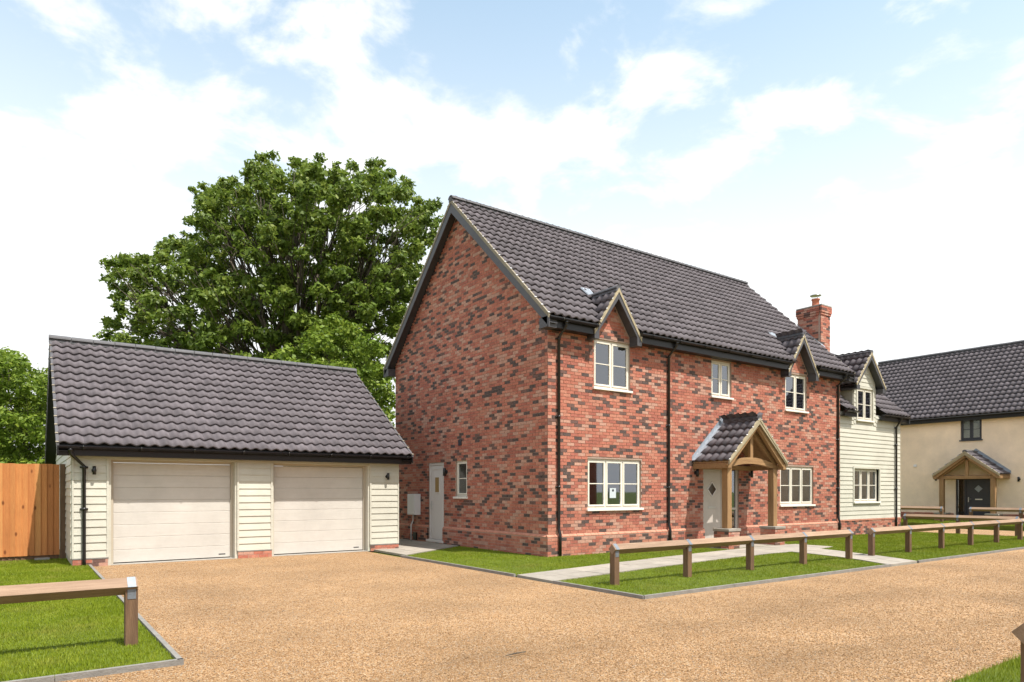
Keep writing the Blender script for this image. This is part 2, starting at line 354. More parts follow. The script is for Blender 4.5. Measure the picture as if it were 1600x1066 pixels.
# ---- pantiles
TW, TG = 0.2235, 0.325
def tile_arrays(nseg=8):
    s = np.linspace(0, TW, nseg+1); ph = 2*np.pi*(s/TW)
    h = 0.050*np.power(0.5-0.5*np.cos(ph), 1.15)
    L = TG+0.03; V = []; 
    for tt, lift in ((0.0, 0.046), (L, 0.046*(1-L/TG))):
        for a, hh in zip(s, h): V.append((a, tt, hh+lift))
    for a, hh in zip(s, h): V.append((a, 0.004, hh+0.046-0.034))
    n = nseg+1; F = []
    for i in range(nseg):
        F.append((i, i+1, n+i+1, n+i)); F.append((2*n+i, 2*n+i+1, i+1, i))
    return np.array(V), np.array(F)
TV, TF = tile_arrays()
def tile_roof(P0, e, s, length, slope, keep, parent, nown=0, mname='tile', slabname='underlay', xoff=0.0, rest_name='tiling', cand=None):
    """P0 eave corner, e along the eave, s up the slope"""
    P0 = Vector(P0); e = Vector(e).normalized(); s = Vector(s).normalized(); n = e.cross(s).normalized()
    if n.z < 0: n = -n
    R = np.array([e, s, n]); nc = int(round(length/TW)); nr = int(math.ceil(slope/TG-0.02)); cells = []
    for j in range(nr):
        for i in range(nc):
            t0 = j*TG; c = P0+e*((i+0.5)*TW)+s*(t0+0.16)
            if t0+0.1 > slope: continue
            if keep is None or keep(c): cells.append((i, j, c))
    def key(c):
        p = pix(*c[2]); 
        return -1 if not (0 < p[0] < 1600 and p[2] > 1) else 1/p[2]
    own = set()
    if nown:
        ok = [k for k in range(len(cells)) if cand is None or cand(cells[k][2])]
        own = set(sorted(ok, key=lambda k: -key(cells[k]))[:nown])
    me = mesh_np('tile', TV@R - (TV@R).mean(0)*0, TF, [MATS['tile_near']], smooth=False) if own else None
    allv = []; allf = []; b = 0; sv = []; sf = []
    for k, (i, j, c) in enumerate(cells):
        org = P0+e*(i*TW)+s*(j*TG)+n*random.uniform(-0.002, 0.002)
        if k in own: link('tile', me, org, parent)
        else:
            jit = np.array(org); allv.append(TV@R+jit); allf.append(TF+b); b += len(TV)
        q = [(0, 0), (TW, 0), (TW, TG), (0, TG)]; sb = len(sv)
        for a, t_ in q: sv.append(tuple(P0+e*(i*TW+a)+s*min(j*TG+t_, slope)-n*0.012))
        sf.append((sb, sb+1, sb+2, sb+3))
    if allv:
        me2 = mesh_np(rest_name, np.vstack(allv)-np.array(P0), np.vstack(allf), [MATS[mname]])
        tag(link(rest_name, me2, P0, parent), kind='stuff')
    mu = mesh_np('underlay', np.array(sv)-np.array(P0), np.array(sf), [MATS['underlay']]); link('underlay', mu, P0, parent)
def ridge_tiles(p, q, parent, r=0.12, seg=0.45):
    p = Vector(p); q = Vector(q); L = (q-p).length; d = (q-p)/L; n = max(1, int(round(L/seg))); sd = d.cross(Vector((0, 0, 1))).normalized(); step = L/n
    mb = MB(); k = 9; N_ = []
    for end in (0, 1):
        for ring in (r, r-0.022):
            for a in range(k):
                th = math.pi*a/(k-1); v = d*(end*(step-0.012)) + sd*(math.cos(th)*ring) + Vector((0, 0, math.sin(th)*ring*0.8)); mb.v.append(tuple(v))
    for a in range(k-1):
        for f in ((a, a+1, 2*k+a+1, 2*k+a), (k+a+1, k+a, 3*k+a, 3*k+a+1), (a+1, a, k+a, k+a+1), (2*k+a, 2*k+a+1, 3*k+a+1, 3*k+a)): mb.f.append(f); mb.m.append(0)
    for f in ((0, 2*k, 3*k, k), (k-1, 2*k-1, 4*k-1, 3*k-1)): mb.f.append(f); mb.m.append(0)
    me = bpy.data.meshes.new('ridge_tile'); me.from_pydata(mb.v, [], mb.f); me.materials.append(MATS['ridge'])
    bd = MB().prism([p+sd*.095+Vector((0, 0, -.075)), p-sd*.095+Vector((0, 0, -.075)), p-sd*.06+Vector((0, 0, .05)), p+sd*.06+Vector((0, 0, .05))], d*L); bd.build('ridge_bedding', 'ridge', parent)
    for i in range(n): link('ridge_tile', me, p+d*(i*step)+Vector((0, 0, random.uniform(-0.003, 0.003))), parent)

# ---- windows and doors
def window(parent, ax, n, u0, u1, z0, z1, lights, fm='cream_frame', bars=1, sill=True, glass='glass', setb=0.055, sillm='cream_sill'):
    """joinery set back from the wall face n; n grows into the house"""
    wn = empty('window', P3(ax, (u0+u1)/2, n, z0), None, None, parent=parent)
    m = MB(); a, b = n+setb, n+setb+0.07; fw = 0.052
    def bx(m_, ua, ub, na, nb, za, zb):
        m_.box(ua, ub, na, nb, za, zb) if ax == 'Y' else m_.box(na, nb, ua, ub, za, zb)
    bx(m, u0, u0+fw, a, b, z0, z1); bx(m, u1-fw, u1, a, b, z0, z1); bx(m, u0+fw, u1-fw, a, b, z1-fw, z1); bx(m, u0+fw, u1-fw, a, b, z0, z0+fw)
    wd = (u1-u0-2*fw)/lights
    for i in range(1, lights): bx(m, u0+fw+i*wd-0.022, u0+fw+i*wd+0.022, a, b, z0+fw, z1-fw)
    m.build('frame', fm, wn, bevel=0.004)
    for i in range(lights):
        la, lb = u0+fw+i*wd+(0.022 if i else 0), u0+fw+(i+1)*wd-(0.022 if i < lights-1 else 0); sw = 0.042; s = MB(); c, d = a-0.016, b-0.01
        za, zb = z0+fw, z1-fw
        bx(s, la+.002, la+sw, c, d, za+.002, zb-.002); bx(s, lb-sw, lb-.002, c, d, za+.002, zb-.002); bx(s, la+sw, lb-sw, c, d, za+.002, za+sw); bx(s, la+sw, lb-sw, c, d, zb-sw, zb-.002)
        zb_ = [za+sw+(zb-za-2*sw)*(k+1)/(bars+1) for k in range(bars)]
        for zz in zb_: bx(s, la+sw, lb-sw, c+0.008, d-0.01, zz-0.011, zz+0.011)
        s.build('sash', fm, wn, bevel=0.003)
        ed = [za+sw]+zb_+[zb-sw]
        for k in range(len(ed)-1):
            p = MB(); bx(p, la+sw, lb-sw, c+0.024, c+0.03, ed[k]+0.011*(k > 0), ed[k+1]-0.011*(k < len(ed)-2)); p.build('pane', glass, wn)
    if sill:
        p = MB(); bx(p, u0-0.04, u1+0.04, n-0.055, b, z0-0.055, z0-0.002); p.build('sill', sillm, wn, bevel=0.006)
    return wn
def gutter(parent, p, q, side, name='gutter', r=0.066):
    """half round gutter hung from p to q, side = outward unit vector"""
    p = Vector(p); q = Vector(q); d = q-p; sd = Vector(side); m = MB(); k = 7; b = 0
    for e in (0, 1):
        for rr in (r, r-0.006):
            for a in range(k):
                th = math.pi+math.pi*a/(k-1); m.v.append(tuple(p+d*e+sd*(math.cos(th)*rr)+Vector((0, 0, math.sin(th)*rr))))
    for a in range(k-1):
        for f in ((a, a+1, 2*k+a+1, 2*k+a), (k+a+1, k+a, 3*k+a, 3*k+a+1)): m.f.append(f); m.m.append(0)
    for f in ((0, 2*k, 3*k, k), (k-1, 2*k-1, 4*k-1, 3*k-1)): m.f.append(f); m.m.append(0)
    m.f.append(tuple(range(k))); m.m.append(0); m.f.append(tuple(range(2*k, 3*k))); m.m.append(0)
    L = d.length; u = d.normalized(); x = 0.4
    while x < L:
        c = p+u*x; m.beam(c-u*0.02-sd*0.07+Vector((0, 0, .012)), c+u*0.02-sd*0.07+Vector((0, 0, .012)), 0.02, 0.03)
        pts = [c+sd*(math.cos(math.pi+math.pi*a/6)*(r+.006))+Vector((0, 0, math.sin(math.pi+math.pi*a/6)*(r+.006))) for a in range(7)]
        for a in range(6): m.beam(pts[a], pts[a+1], 0.03, 0.006, up=(pts[a]-c))
        x += 1.0
    return m.build(name, 'black_plastic', parent, smooth=True)
def downpipe(parent, x, yw, ztop, yg, zplinth=0.55, yp=0.05, zbot=0.03, xo=0.0):
    """from the gutter at yg, swan neck to the wall at yw, kick out over the plinth"""
    f = 0.045; path = [(x+xo, yg, ztop), (x+xo, yg, ztop-0.10), (x, yw-f, ztop-0.34), (x, yw-f, zplinth+0.16), (x, yw-f, zplinth+0.10), (x, yw-yp-f, zplinth-0.05), (x, yw-yp-f, zbot)]
    m = MB().tube(path, 0.034, 10)
    for z in (ztop-0.36, 1.15 if ztop < 3 else 1.6, *(() if ztop < 3 else (3.2,))):
        m.tube([(x, yw-f, z-0.025), (x, yw-f, z+0.025)], 0.042, 10); m.box(x-0.07, x+0.07, yw-0.02, yw-0.002, z-0.018, z+0.018)
    m.tube([(x+xo, yg, ztop-0.07), (x+xo, yg, ztop+0.0)], 0.045, 10)
    return m.build('downpipe', 'black_plastic', parent, smooth=True)
def wall_lamp(ax, u, n, z, label, size=1.0):
    e = empty('wall_lamp', P3(ax, u, n, z), label, 'lamp', 'black up and down wall lamps')
    def q(du, dn, dz): return P3(ax, u+du, n+dn, z+dz)
    m = MB(); r = 0.032*size; m.tube([q(0, -0.075, -0.085*size), q(0, -0.075, 0.085*size)], r, 12); m.build('lamp_body', 'black_plastic', e, smooth=True)
    m = MB(); m.tube([q(0, -0.001, 0), q(0, -0.075, 0)], 0.018, 8); m.tube([q(0, -0.001, 0), q(0, -0.018, 0)], 0.045*size, 12); m.build('bracket', 'black_plastic', e, smooth=True)
    return e
def verge(parent, a, b, n_out, drop=0.20, thick=0.03, board='barge', mortar='verge_mortar', mh=0.065, clips=True):
    """bargeboard and mortar strip along a verge from eave point a up to apex b; n_out = outward normal of the gable"""
    a = Vector(a); b = Vector(b); no = Vector(n_out); dn = Vector((0, 0, -1))
    m = MB(); m.prism([a+dn*mh, b+dn*mh, b+dn*(drop+mh+.03), a+dn*(drop+mh-.03)], -no*thick); m.build('bargeboard', board, parent)
    m = MB(); m.prism([a+dn*mh+no*.012, b+dn*mh+no*.012, b+Vector((0, 0, 0.035))+no*.012, a+Vector((0, 0, 0.035))+no*.012], -no*0.05)
    m.build('verge_mortar', mortar, parent)
    if clips:
        m = MB(); d = (b-a); L = d.length; u = d/L; k = 0.0
        while k < L-0.1:
            c = a+u*(k+0.012)+Vector((0, 0, 0.045)); m.beam(c-no*0.03, c+no*0.02, 0.014, 0.034, up=u); k += TG
        m.build('verge_clip', 'verge_mortar' if mortar == 'ridge' else 'white_plastic', parent, kind='stuff')

# ================================================================== ground
def sheet(name, rects, z, m, label=None, cat=None, kind='structure', polys=()):
    mb = MB()
    for x0, x1, y0, y1 in rects: mb.add([(x0, y0, z), (x1, y0, z), (x1, y1, z), (x0, y1, z)], [(0, 1, 2, 3)])
    for p in polys: mb.add([(x, y, z) for x, y in p], [tuple(range(len(p)))])
    return mb.build(name, m, kind=kind, label=label)
sheet('ground', [(-900, 900, -900, 900)], -0.03, 'turf', 'wide green ground reaching out to the horizon')
LX0, LX1, MX = 1.10, 1.15, 7.03
road = sheet('gravel_road', [(-40, 26.9, -14, 6.62), (LX1, MX, 6.62, 16.2), (26.9, 30.6, -8, 40), (30.6, 60, -8, 6.62), (7.03, 9.6, 16.2, 19), (-8, LX1, 16.0, 16.2)][:4], 0.0, 'gravel', 'golden gravel drive and road in front of the house')
LAWN_L = [(-9, 6.50), (1.10, 6.50), (1.10, 16.0), (0.83, 16.0), (0.83, 17.9), (-9, 17.9)]
LAWN_M = [(7.08, 6.67), (26.55, 6.67), (26.55, 12.0), (9.62, 12.0), (9.62, 15.75), (7.20, 14.15), (7.08, 14.05)]
LAWN_R = [(4.2, -6), (30, -6), (30, 2.3), (4.2, 2.3)]
LAWN_N = [(30.7, 2.5), (34.6, 2.5), (34.6, 19), (30.7, 19)]
# paths, slab by slab: main path from the drive to the porch, and a branch to the road
pathA = [((7.06, 8.66), (7.06, 9.66)), ((8.4, 8.86), (8.4, 9.88)), ((9.8, 9.06), (9.8, 10.1)), ((11.5, 9.28), (11.5, 10.36)), ((13.2, 9.45), (13.2, 10.56)), ((14.6, 9.52), (14.6, 10.72)), ((16.0, 9.45), (16.0, 10.84)), ((17.5, 9.72), (17.5, 10.8))]
pathB = [((15.2, 9.50), (16.55, 9.60)), ((15.1, 8.9), (16.35, 8.85)), ((14.9, 8.2), (16.0, 8.0)), ((14.55, 7.4), (15.65, 7.3)), ((14.1, 6.66), (15.3, 6.66))]
porch_pad = [(14.6, 10.86), (17.3, 10.86), (17.3, 11.94), (14.6, 11.94)]
def lerp(a, b, t): return (a[0]+(b[0]-a[0])*t, a[1]+(b[1]-a[1])*t)
path_polys = []
def slabs(parent, rows, across, step):
    k = 0
    for i in range(len(rows)-1):
        (a0, a1), (b0, b1) = rows[i], rows[i+1]; L = math.dist(lerp(a0, a1, .5), lerp(b0, b1, .5)); n = max(1, int(round(L/step)))
        for q in range(n):
            for j in range(across):
                c = [lerp(lerp(a0, a1, jj/across), lerp(b0, b1, jj/across), qq/n) for qq, jj in ((q, j), (q+1, j), (q+1, j+1), (q, j+1))]
                cx = sum(p[0] for p in c)/4; cy = sum(p[1] for p in c)/4
                c = [((p[0]-cx)*0.988+cx, (p[1]-cy)*0.988+cy) for p in c]
                h = 0.040+random.uniform(-.002, .002)
                MB().prism([(p[0], p[1], -0.01) for p in c], (0, 0, h+0.01)).build('paving_slab', random.choice(('slab', 'slab_b')), parent)
        path_polys.append([a0, b0, b1, a1])
pa = empty('front_path', (12, 9.8, 0), 'pale paved path curving from the drive to the porch', None, kind='structure')
slabs(pa, pathA, 2, 0.6)
pb = empty('branch_path', (15, 8, 0), 'short pale paved path through the gap between the rail fences', None, kind='structure')
slabs(pb, pathB[1:], 2, 0.6); slabs(pb, pathB[:2], 2, 0.6)
pc = empty('side_path', (8.4, 16.5, 0), 'pale paving at the side door beside the garage', None, kind='structure')
slabs(pc, [((7.22, 14.2), (7.22, 19)), ((8.4, 14.98), (8.4, 19)), ((9.58, 15.76), (9.58, 19))], 7, 0.6)
slabs(pa, [((14.6, 10.9), (14.6, 11.93)), ((17.3, 10.9), (17.3, 11.93))], 2, 0.55)
def lawn(name, poly, z, label):
    mb = MB().prism([(x, y, -0.02) for x, y in poly], (0, 0, z+0.02)); return mb.build(name, 'turf', kind='structure', label=label)
lawn('lawn', LAWN_L, 0.020, 'left lawn beside the garage'); lawn('lawn', LAWN_M, 0.020, 'lawn in front of the brick house')
lawn('lawn', LAWN_R, 0.020, 'lawn corner at the bottom right'); lawn('lawn', LAWN_N, 0.18, 'raised lawn before the rendered house')
# edging strips: each length of edging a piece
ed = empty('lawn_edging', (7, 6.6, 0), 'thin grey edging strips round the lawns', None, kind='structure')
def edging(p, q, wd=0.045, L=0.9):
    d = math.dist(p, q); n = max(1, int(d/L))
    for i in range(n):
        a = lerp(p, q, i/n); b = lerp(p, q, (i+1)/n-0.004/d)
        MB().beam((a[0], a[1], 0.012), (b[0], b[1], 0.012), wd, 0.075).build('edging_strip', 'edging', ed)
edging((1.125, 6.46), (1.125, 15.9)); edging((1.15, 6.475), (-3.5, 6.475)); edging((7.05, 6.64), (7.05, 8.62)); edging((7.05, 9.7), (7.05, 14.1)); edging((7.05, 6.645), (14.1, 6.645)); edging((15.3, 6.645), (26.5, 6.645))

# ------------------------------------------------------------------ grass blades
def inpoly(px, py, poly):
    c = np.zeros(len(px), bool); n = len(poly)
    for i in range(n):
        x0, y0 = poly[i]; x1, y1 = poly[(i+1) % n]
        with np.errstate(divide='ignore', invalid='ignore'):
            c ^= ((y0 > py) != (y1 > py)) & (px < (x1-x0)*(py-y0)/(y1-y0+1e-12)+x0)
    return c
def blades(name, poly, z, n, hmin, hmax, wd, label, bbox=None, excl=()):
    xs = [p[0] for p in poly]; ys = [p[1] for p in poly]; bb = bbox or (min(xs), max(xs), min(ys), max(ys))
    x = rng.uniform(bb[0], bb[1], n); y = rng.uniform(bb[2], bb[3], n); ok = inpoly(x, y, poly)
    for e in excl: ok &= ~inpoly(x, y, e)
    d = x*FW[0]+y*FW[1]; r = x*RT[0]+y*RT[1]; ok &= (d > 1) & (np.abs(r/d) < 0.80)
    x, y, d = x[ok], y[ok], d[ok]; m = len(x)
    pn = np.sin(x*1.7+1.3*np.sin(y*1.1))*np.sin(y*2.1+x*.6); h = rng.uniform(hmin, hmax, m)*(1+0.3*pn)*np.where(rng.uniform(0, 1, m) < .03, 1.7, 1); a = rng.uniform(0, 2*np.pi, m); ww = wd*(0.6+0.05*d)*rng.uniform(.7, 1.3, m)
    ln = h*rng.uniform(0.15, 0.75, m); la = rng.uniform(0, 2*np.pi, m)
    V = np.empty((m, 3, 3)); V[:, 0] = np.stack([x-np.cos(a)*ww, y-np.sin(a)*ww, np.full(m, z-.004)], 1); V[:, 1] = np.stack([x+np.cos(a)*ww, y+np.sin(a)*ww, np.full(m, z-.004)], 1)
    V[:, 2] = np.stack([x+np.cos(la)*ln, y+np.sin(la)*ln, z+h], 1)
    me = mesh_np(name, V.reshape(-1, 3), np.arange(3*m).reshape(-1, 3), [MATS['grass']])
    return tag(link(name, me, (0, 0, 0)), label, 'grass', None, 'stuff')
blades('grass', LAWN_L, 0.02, 330000, 0.015, 0.036, 0.0032, 'short green grass of the lawn at the left', (-2.6, 1.1, 6.5, 17.9))
blades('grass', LAWN_M, 0.02, 620000, 0.012, 0.030, 0.0030, 'short green grass of the lawn before the brick house', (7.08, 26.5, 6.67, 15.8), path_polys+[porch_pad, [(9.6, 11.95), (27, 11.95), (27, 12.5), (9.6, 12.5)]])
blades('grass', LAWN_R, 0.02, 60000, 0.028, 0.065, 0.003, 'short green grass at the bottom right corner', (4.3, 11, 0.5, 2.3))
blades('grass', LAWN_N, 0.18, 50000, 0.03, 0.06, 0.004, 'short green grass before the rendered house', (30.7, 34.5, 7, 17))

# ------------------------------------------------------------------ loose stones on the gravel
def pebbles(n, region, smin, smax, fall):
    x = rng.uniform(region[0], region[1], n); y = rng.uniform(region[2], region[3], n)
    d = x*FW[0]+y*FW[1]; r = x*RT[0]+y*RT[1]; ok = (d > 2) & (np.abs(r/d) < 0.79) & (rng.uniform(0, 1, n) < np.minimum(1, (fall/d)**2))
    ok &= ((y < 6.43) | ((x > 1.17) & (x < 7.0))) & ~((x > 4.2) & (y < 2.32)); x, y = x[ok], y[ok]; m = len(x)
    base = np.array([(1, 0, 0), (-1, 0, 0), (0, 1, 0), (0, -1, 0), (0, 0, 1), (0, 0, -1)], float); fc = np.array([(0, 2, 4), (2, 1, 4), (1, 3, 4), (3, 0, 4), (2, 0, 5), (1, 2, 5), (3, 1, 5), (0, 3, 5)])
    s = rng.uniform(smin, smax, m); V = base[None]*rng.uniform(.7, 1.25, (m, 6, 1)); V[:, :, 2] *= 0.6; a = rng.uniform(0, 6.28, m); ca, sa = np.cos(a)[:, None], np.sin(a)[:, None]
    V = np.stack([V[:, :, 0]*ca-V[:, :, 1]*sa, V[:, :, 0]*sa+V[:, :, 1]*ca, V[:, :, 2]], 2)*s[:, None, None]; V[:, :, 2] += (s*0.30)[:, None]
    V[:, :, 0] += x[:, None]; V[:, :, 1] += y[:, None]; F = (fc[None]+(np.arange(m)*6)[:, None, None]).reshape(-1, 3)
    return V.reshape(-1, 3), F
V1, F1 = pebbles(230000, (-1.5, 22, 2.2, 6.6), 0.004, 0.0085, 6.2); V2, F2 = pebbles(90000, (1.15, 7.0, 6.6, 16), 0.004, 0.0085, 6.2)
me = mesh_np('gravel_stones', np.vstack([V1, V2]), np.vstack([F1, F2+len(V1)]), [MATS['pebbles']])
tag(link('gravel_stones', me, (0, 0, 0)), 'loose golden stones lying over the gravel drive', 'gravel', None, 'stuff')
m = MB().tube([(3.55, 5.02, 0.022), (3.66, 5.01, 0.03), (3.78, 5.03, 0.024)], [0.004, 0.008, 0.005], 6)
m.build('twig', 'twig', label='small dark twig lying on the gravel', cat='twig')

# ================================================================== the brick house
HX0, HX1, HY0, HY1 = 9.65, 22.05, 12.0, 19.7
RE, RZ0, RK, RYR = 11.68, 5.38, 0.945, 15.85
def zmain(y): return RZ0+RK*(min(y, 2*RYR-y)-RE)
house = empty('brick_house', (15.8, 15.8, 0), 'large red brick house with dark pantile roof, dormers and oak porch', 'house')
front_holes = [(10.84, 12.65, 1.09, 2.28), (11.04, 12.26, 3.98, 5.14), (15.40, 16.28, 4.13, 5.12), (18.91, 20.09, 4.0, 5.12), (18.64, 20.46, 1.09, 2.27), (15.06, 16.62, 0.10, 2.22)]
gable_holes = [(16.66, 17.55, 0.08, 2.32), (15.44, 16.04, 1.36, 2.34)]
T = 0.30
m = MB(); wall_sheet(m, 'Y', HY0+0.010, HY0+T, HX0+0.01, HX1, 0, 5.32, front_holes)
front = m.build('front_wall', ['mortar', 'plaster'], house)
m = MB(); wall_sheet(m, 'X', HX0+0.010, HX0+T, HY0+0.008, HY1, 0, 5.2, gable_holes)
def gtop(z):
    y = RE+(z+0.17-RZ0)/RK; y = max(y, HY0); return None if y >= RYR else (y, 2*RYR-y)
zt = zmain(RYR)-0.17
m.add([(HX0+0.007, HY0+.008, 5.2), (HX0+0.007, HY1, 5.2), (HX0+0.007, RYR, zt)], [(0, 1, 2)])
gable = m.build('gable_wall', ['mortar', 'plaster'], house)
m = MB(); m.box(HX0+.3, HX1, HY1-.3, HY1, 0, 5.3); m.add([(HX1, HY0, 0), (HX1, HY1, 0), (HX1, HY1, 5.2), (HX1, RYR, zt), (HX1, HY0, 5.2)], [(0, 1, 2, 3, 4)]); m.build('rear_wall', 'mortar', house)
# rooms behind the windows
m = MB()
for z in (0.12, 2.62, 5.26):
    m.box(HX0+T, HX1-.02, HY0+T, HY1-T, z-0.06, z)
m.box(HX0+T, HX1-.02, 15.8, 15.95, 0.12, 5.2)
for x in (13.9, 17.6): m.box(x, x+.1, HY0+T, 15.8, 0.12, 5.2)
m.build('room_walls', 'plaster', house)
m = MB()
for a, b, z0, z1 in ((11.9, 12.62, 1.0, 2.3),): m.box(b-0.30, b+0.05, HY0+0.34, HY0+0.40, z0, z1)
for a, b, z0, z1 in ((11.05, 12.3, 4.0, 5.15), (15.38, 16.3, 4.1, 5.15), (18.9, 20.1, 4.0, 5.15)): m.box(b-0.40, b+0.05, HY0+0.34, HY0+0.40, z0, z1); m.box(a-.05, a+.30, HY0+0.34, HY0+0.40, z0, z1)
m.build('curtain', 'curtain', house)
m = MB().box(11.55, 11.95, 14.2, 14.28, 0.12, 2.1); m.build('inner_door', 'oak_z', house)
# bricks
PL = 0.45; items = []
for b in brick_list(HX0-0.05, HX1, 0.0, PL, front_holes, seed=11): items.append(('Y', HY0-0.05, 0.06, b))
for b in brick_list(HX0, HX1, 0.53, 5.18, front_holes, seed=12): items.append(('Y', HY0, 0.02, b))
DORM = [(11.60, 0.78, 6.33), (19.48, 0.82, 6.28)]
DK = 1.42
for k, (xc, hw, za) in enumerate(DORM):
    f = lambda z, xc=xc, za=za: (xc-(za-0.16-z)/DK, xc+(za-0.16-z)/DK) if z < za-0.2 else None
    for b in brick_list(xc-0.9, xc+0.9, 5.18, za, front_holes, top=f, seed=20+k): items.append(('Y', HY0, 0.02, b))
    MB().prism([(xc-(za-.12-5.15)/DK, HY0+.007, 5.15), (xc+(za-.12-5.15)/DK, HY0+.007, 5.15), (xc, HY0+.007, za-.12)], (0, 0.2, 0)).build('dormer_wall', 'mortar', house)
for b in brick_list(HY0-0.05+.06, HY1, 0.0, PL, gable_holes, seed=13, off=0.11): items.append(('X', HX0-0.05, 0.06, b))
for b in brick_list(HY0+.02, HY1, 0.53, zt, gable_holes, top=lambda z: gtop(z) if z > 5.2 else (HY0, HY1), seed=14, off=0.11): items.append(('X', HX0, 0.02, b))
lay_bricks([i for i in items if i[0] == 'Y'], lambda ax: front, front, 150, seed=3)
lay_bricks([i for i in items if i[0] == 'X'], lambda ax: gable, gable, 150, seed=4)
# sloping plinth course
def plinth_run(ax, n, a, b, parent):
    x = a
    while x < b-0.02:
        e = min(x+0.222, b)
        pr = [P3(ax, x, n-0.05, PL+.008), P3(ax, x, n-0.05, PL+.028), P3(ax, x, n-0.001, 0.522), P3(ax, x, n+0.01, 0.522), P3(ax, x, n+0.01, PL+.008)]
        d = (e-x-0.008, 0, 0) if ax == 'Y' else (0, e-x-0.008, 0); mm.prism(pr, d); x = e
mm = MB(); plinth_run('Y', HY0, HX0-.05, 15.06, house); plinth_run('Y', HY0, 16.62, HX1, house); mm.build('plinth_course', 'plinth_brick', front, kind='stuff')
mm = MB(); plinth_run('X', HX0, HY0, 16.66, house); plinth_run('X', HX0, 17.55, HY1, house); mm.build('plinth_course', 'plinth_brick', gable, kind='stuff')
m = MB().box(HX0-.046, 15.06, HY0-.044, HY0+.01, 0, PL+.008).box(16.62, HX1, HY0-.044, HY0+.01, 0, PL+.008); m.build('plinth', 'mortar', front)
m = MB().box(HX0-.044, HX0+.01, HY0-.04, 16.66, 0, PL+.008).box(HX0-.044, HX0+.01, 17.55, HY1, 0, PL+.008); m.build('plinth', 'mortar', gable)
# windows
w1 = window(house, 'Y', HY0, *front_holes[0], 3); window(house, 'Y', HY0, *front_holes[1], 2); window(house, 'Y', HY0, *front_holes[2], 2)
window(house, 'Y', HY0, *front_holes[3], 2); window(house, 'Y', HY0, *front_holes[4], 3); window(house, 'X', HX0, *gable_holes[1], 1)
m = MB().box(11.60, 11.81, HY0+0.043, HY0+0.046, 1.34, 1.58); pn = m.build('paper_notice', 'paper', w1)
MB().box(11.68, 11.74, HY0+0.040, HY0+0.0425, 1.50, 1.55).build('notice_print', 'ink', w1)
# front door with side light
fd = empty('front_door', (15.5, 12, 0.12), None, None, parent=house)
y0 = HY0+0.05
m = MB().box(15.06, 15.10, y0, y0+.08, .12, 2.22).box(15.90, 15.96, y0, y0+.08, .12, 2.22).box(16.56, 16.62, y0, y0+.08, .12, 2.22).box(15.10, 15.90, y0, y0+.08, 2.16, 2.22).box(15.96, 16.56, y0, y0+.08, 2.16, 2.22).box(15.96, 16.56, y0, y0+.08, .12, .22).box(15.96, 16.56, y0+.01, y0+.07, 0.98, 1.04)
m.build('frame', 'door_beige', fd, bevel=.004)
m = MB(); dc = (15.50, 1.56); r1 = 0.20
dia = [(dc[0]-0.19, dc[1]), (dc[0], dc[1]-r1), (dc[0]+0.19, dc[1]), (dc[0], dc[1]+r1)]
m.box(15.105, 15.895, y0+.02, y0+.065, .15, 2.155); m.build('door_leaf', 'door_beige', fd, bevel=.004)
m = MB()
for i in range(4):
    a, b = dia[i], dia[(i+1) % 4]; m.beam((a[0], y0+.012, a[1]), (b[0], y0+.012, b[1]), 0.022, 0.022, up=(0, 1, 0))
m.build('diamond_trim', 'door_white', fd)
MB().prism([(p[0], y0+.016, p[1]) for p in dia], (0, .003, 0)).build('diamond_pane', 'dark_pane', fd)
m = MB()
for x in (15.3, 15.5, 15.7): m.box(x-.002, x+.002, y0+.0185, y0+.021, .2, 1.2)
m.box(15.34, 15.66, y0+.008, y0+.02, 1.02, 1.09); m.build('letter_plate', 'steel', fd, bevel=.003)
for za, zb in ((.22, .98), (1.04, 2.16)): MB().box(15.96, 16.56, y0+.035, y0+.041, za, zb).build('pane', 'glass', fd)
MB().box(15.02, 16.64, HY0-.06, HY0+.12, .06, .118).build('door_step', 'slab', fd)
# side door
sd = empty('side_door', (HX0, 17.1, .1), None, None, parent=house); x0 = HX0+.03
m = MB().box(x0, x0+.08, 16.66, 16.72, .12, 2.32).box(x0, x0+.08, 17.49, 17.55, .12, 2.32).box(x0, x0+.08, 16.72, 17.49, 2.25, 2.32).box(x0-.09, x0+.08, 16.60, 17.60, .05, .118); m.build('frame', 'door_white', sd, bevel=.004)
m = MB().box(x0+.02, x0+.065, 16.725, 17.485, .13, 2.245)
for yy in (16.80, 17.36): m.box(x0+.008, x0+.02, yy, yy+.05, .2, 2.18)
m.box(x0+.008, x0+.02, 16.85, 17.36, 2.13, 2.18).box(x0+.008, x0+.02, 16.85, 17.36, .2, .26); m.build('door_leaf', 'door_white', sd, bevel=.003)
MB().box(x0+.005, x0+.02, 16.97, 17.24, 1.45, 1.93).build('pane_frame', 'door_white', sd, bevel=.003); MB().box(x0+.002, x0+.006, 17.0, 17.21, 1.48, 1.90).build('pane', 'amber', sd)
m = MB().box(x0-.01, x0+.02, 17.40, 17.43, 0.98, 1.22).tube([(x0-.03, 17.415, 1.12), (x0-.03, 17.30, 1.12)], .01, 8).tube([(x0+.01, 17.415, 1.12), (x0-.03, 17.415, 1.12)], .01, 8); m.build('handle', 'steel', sd)
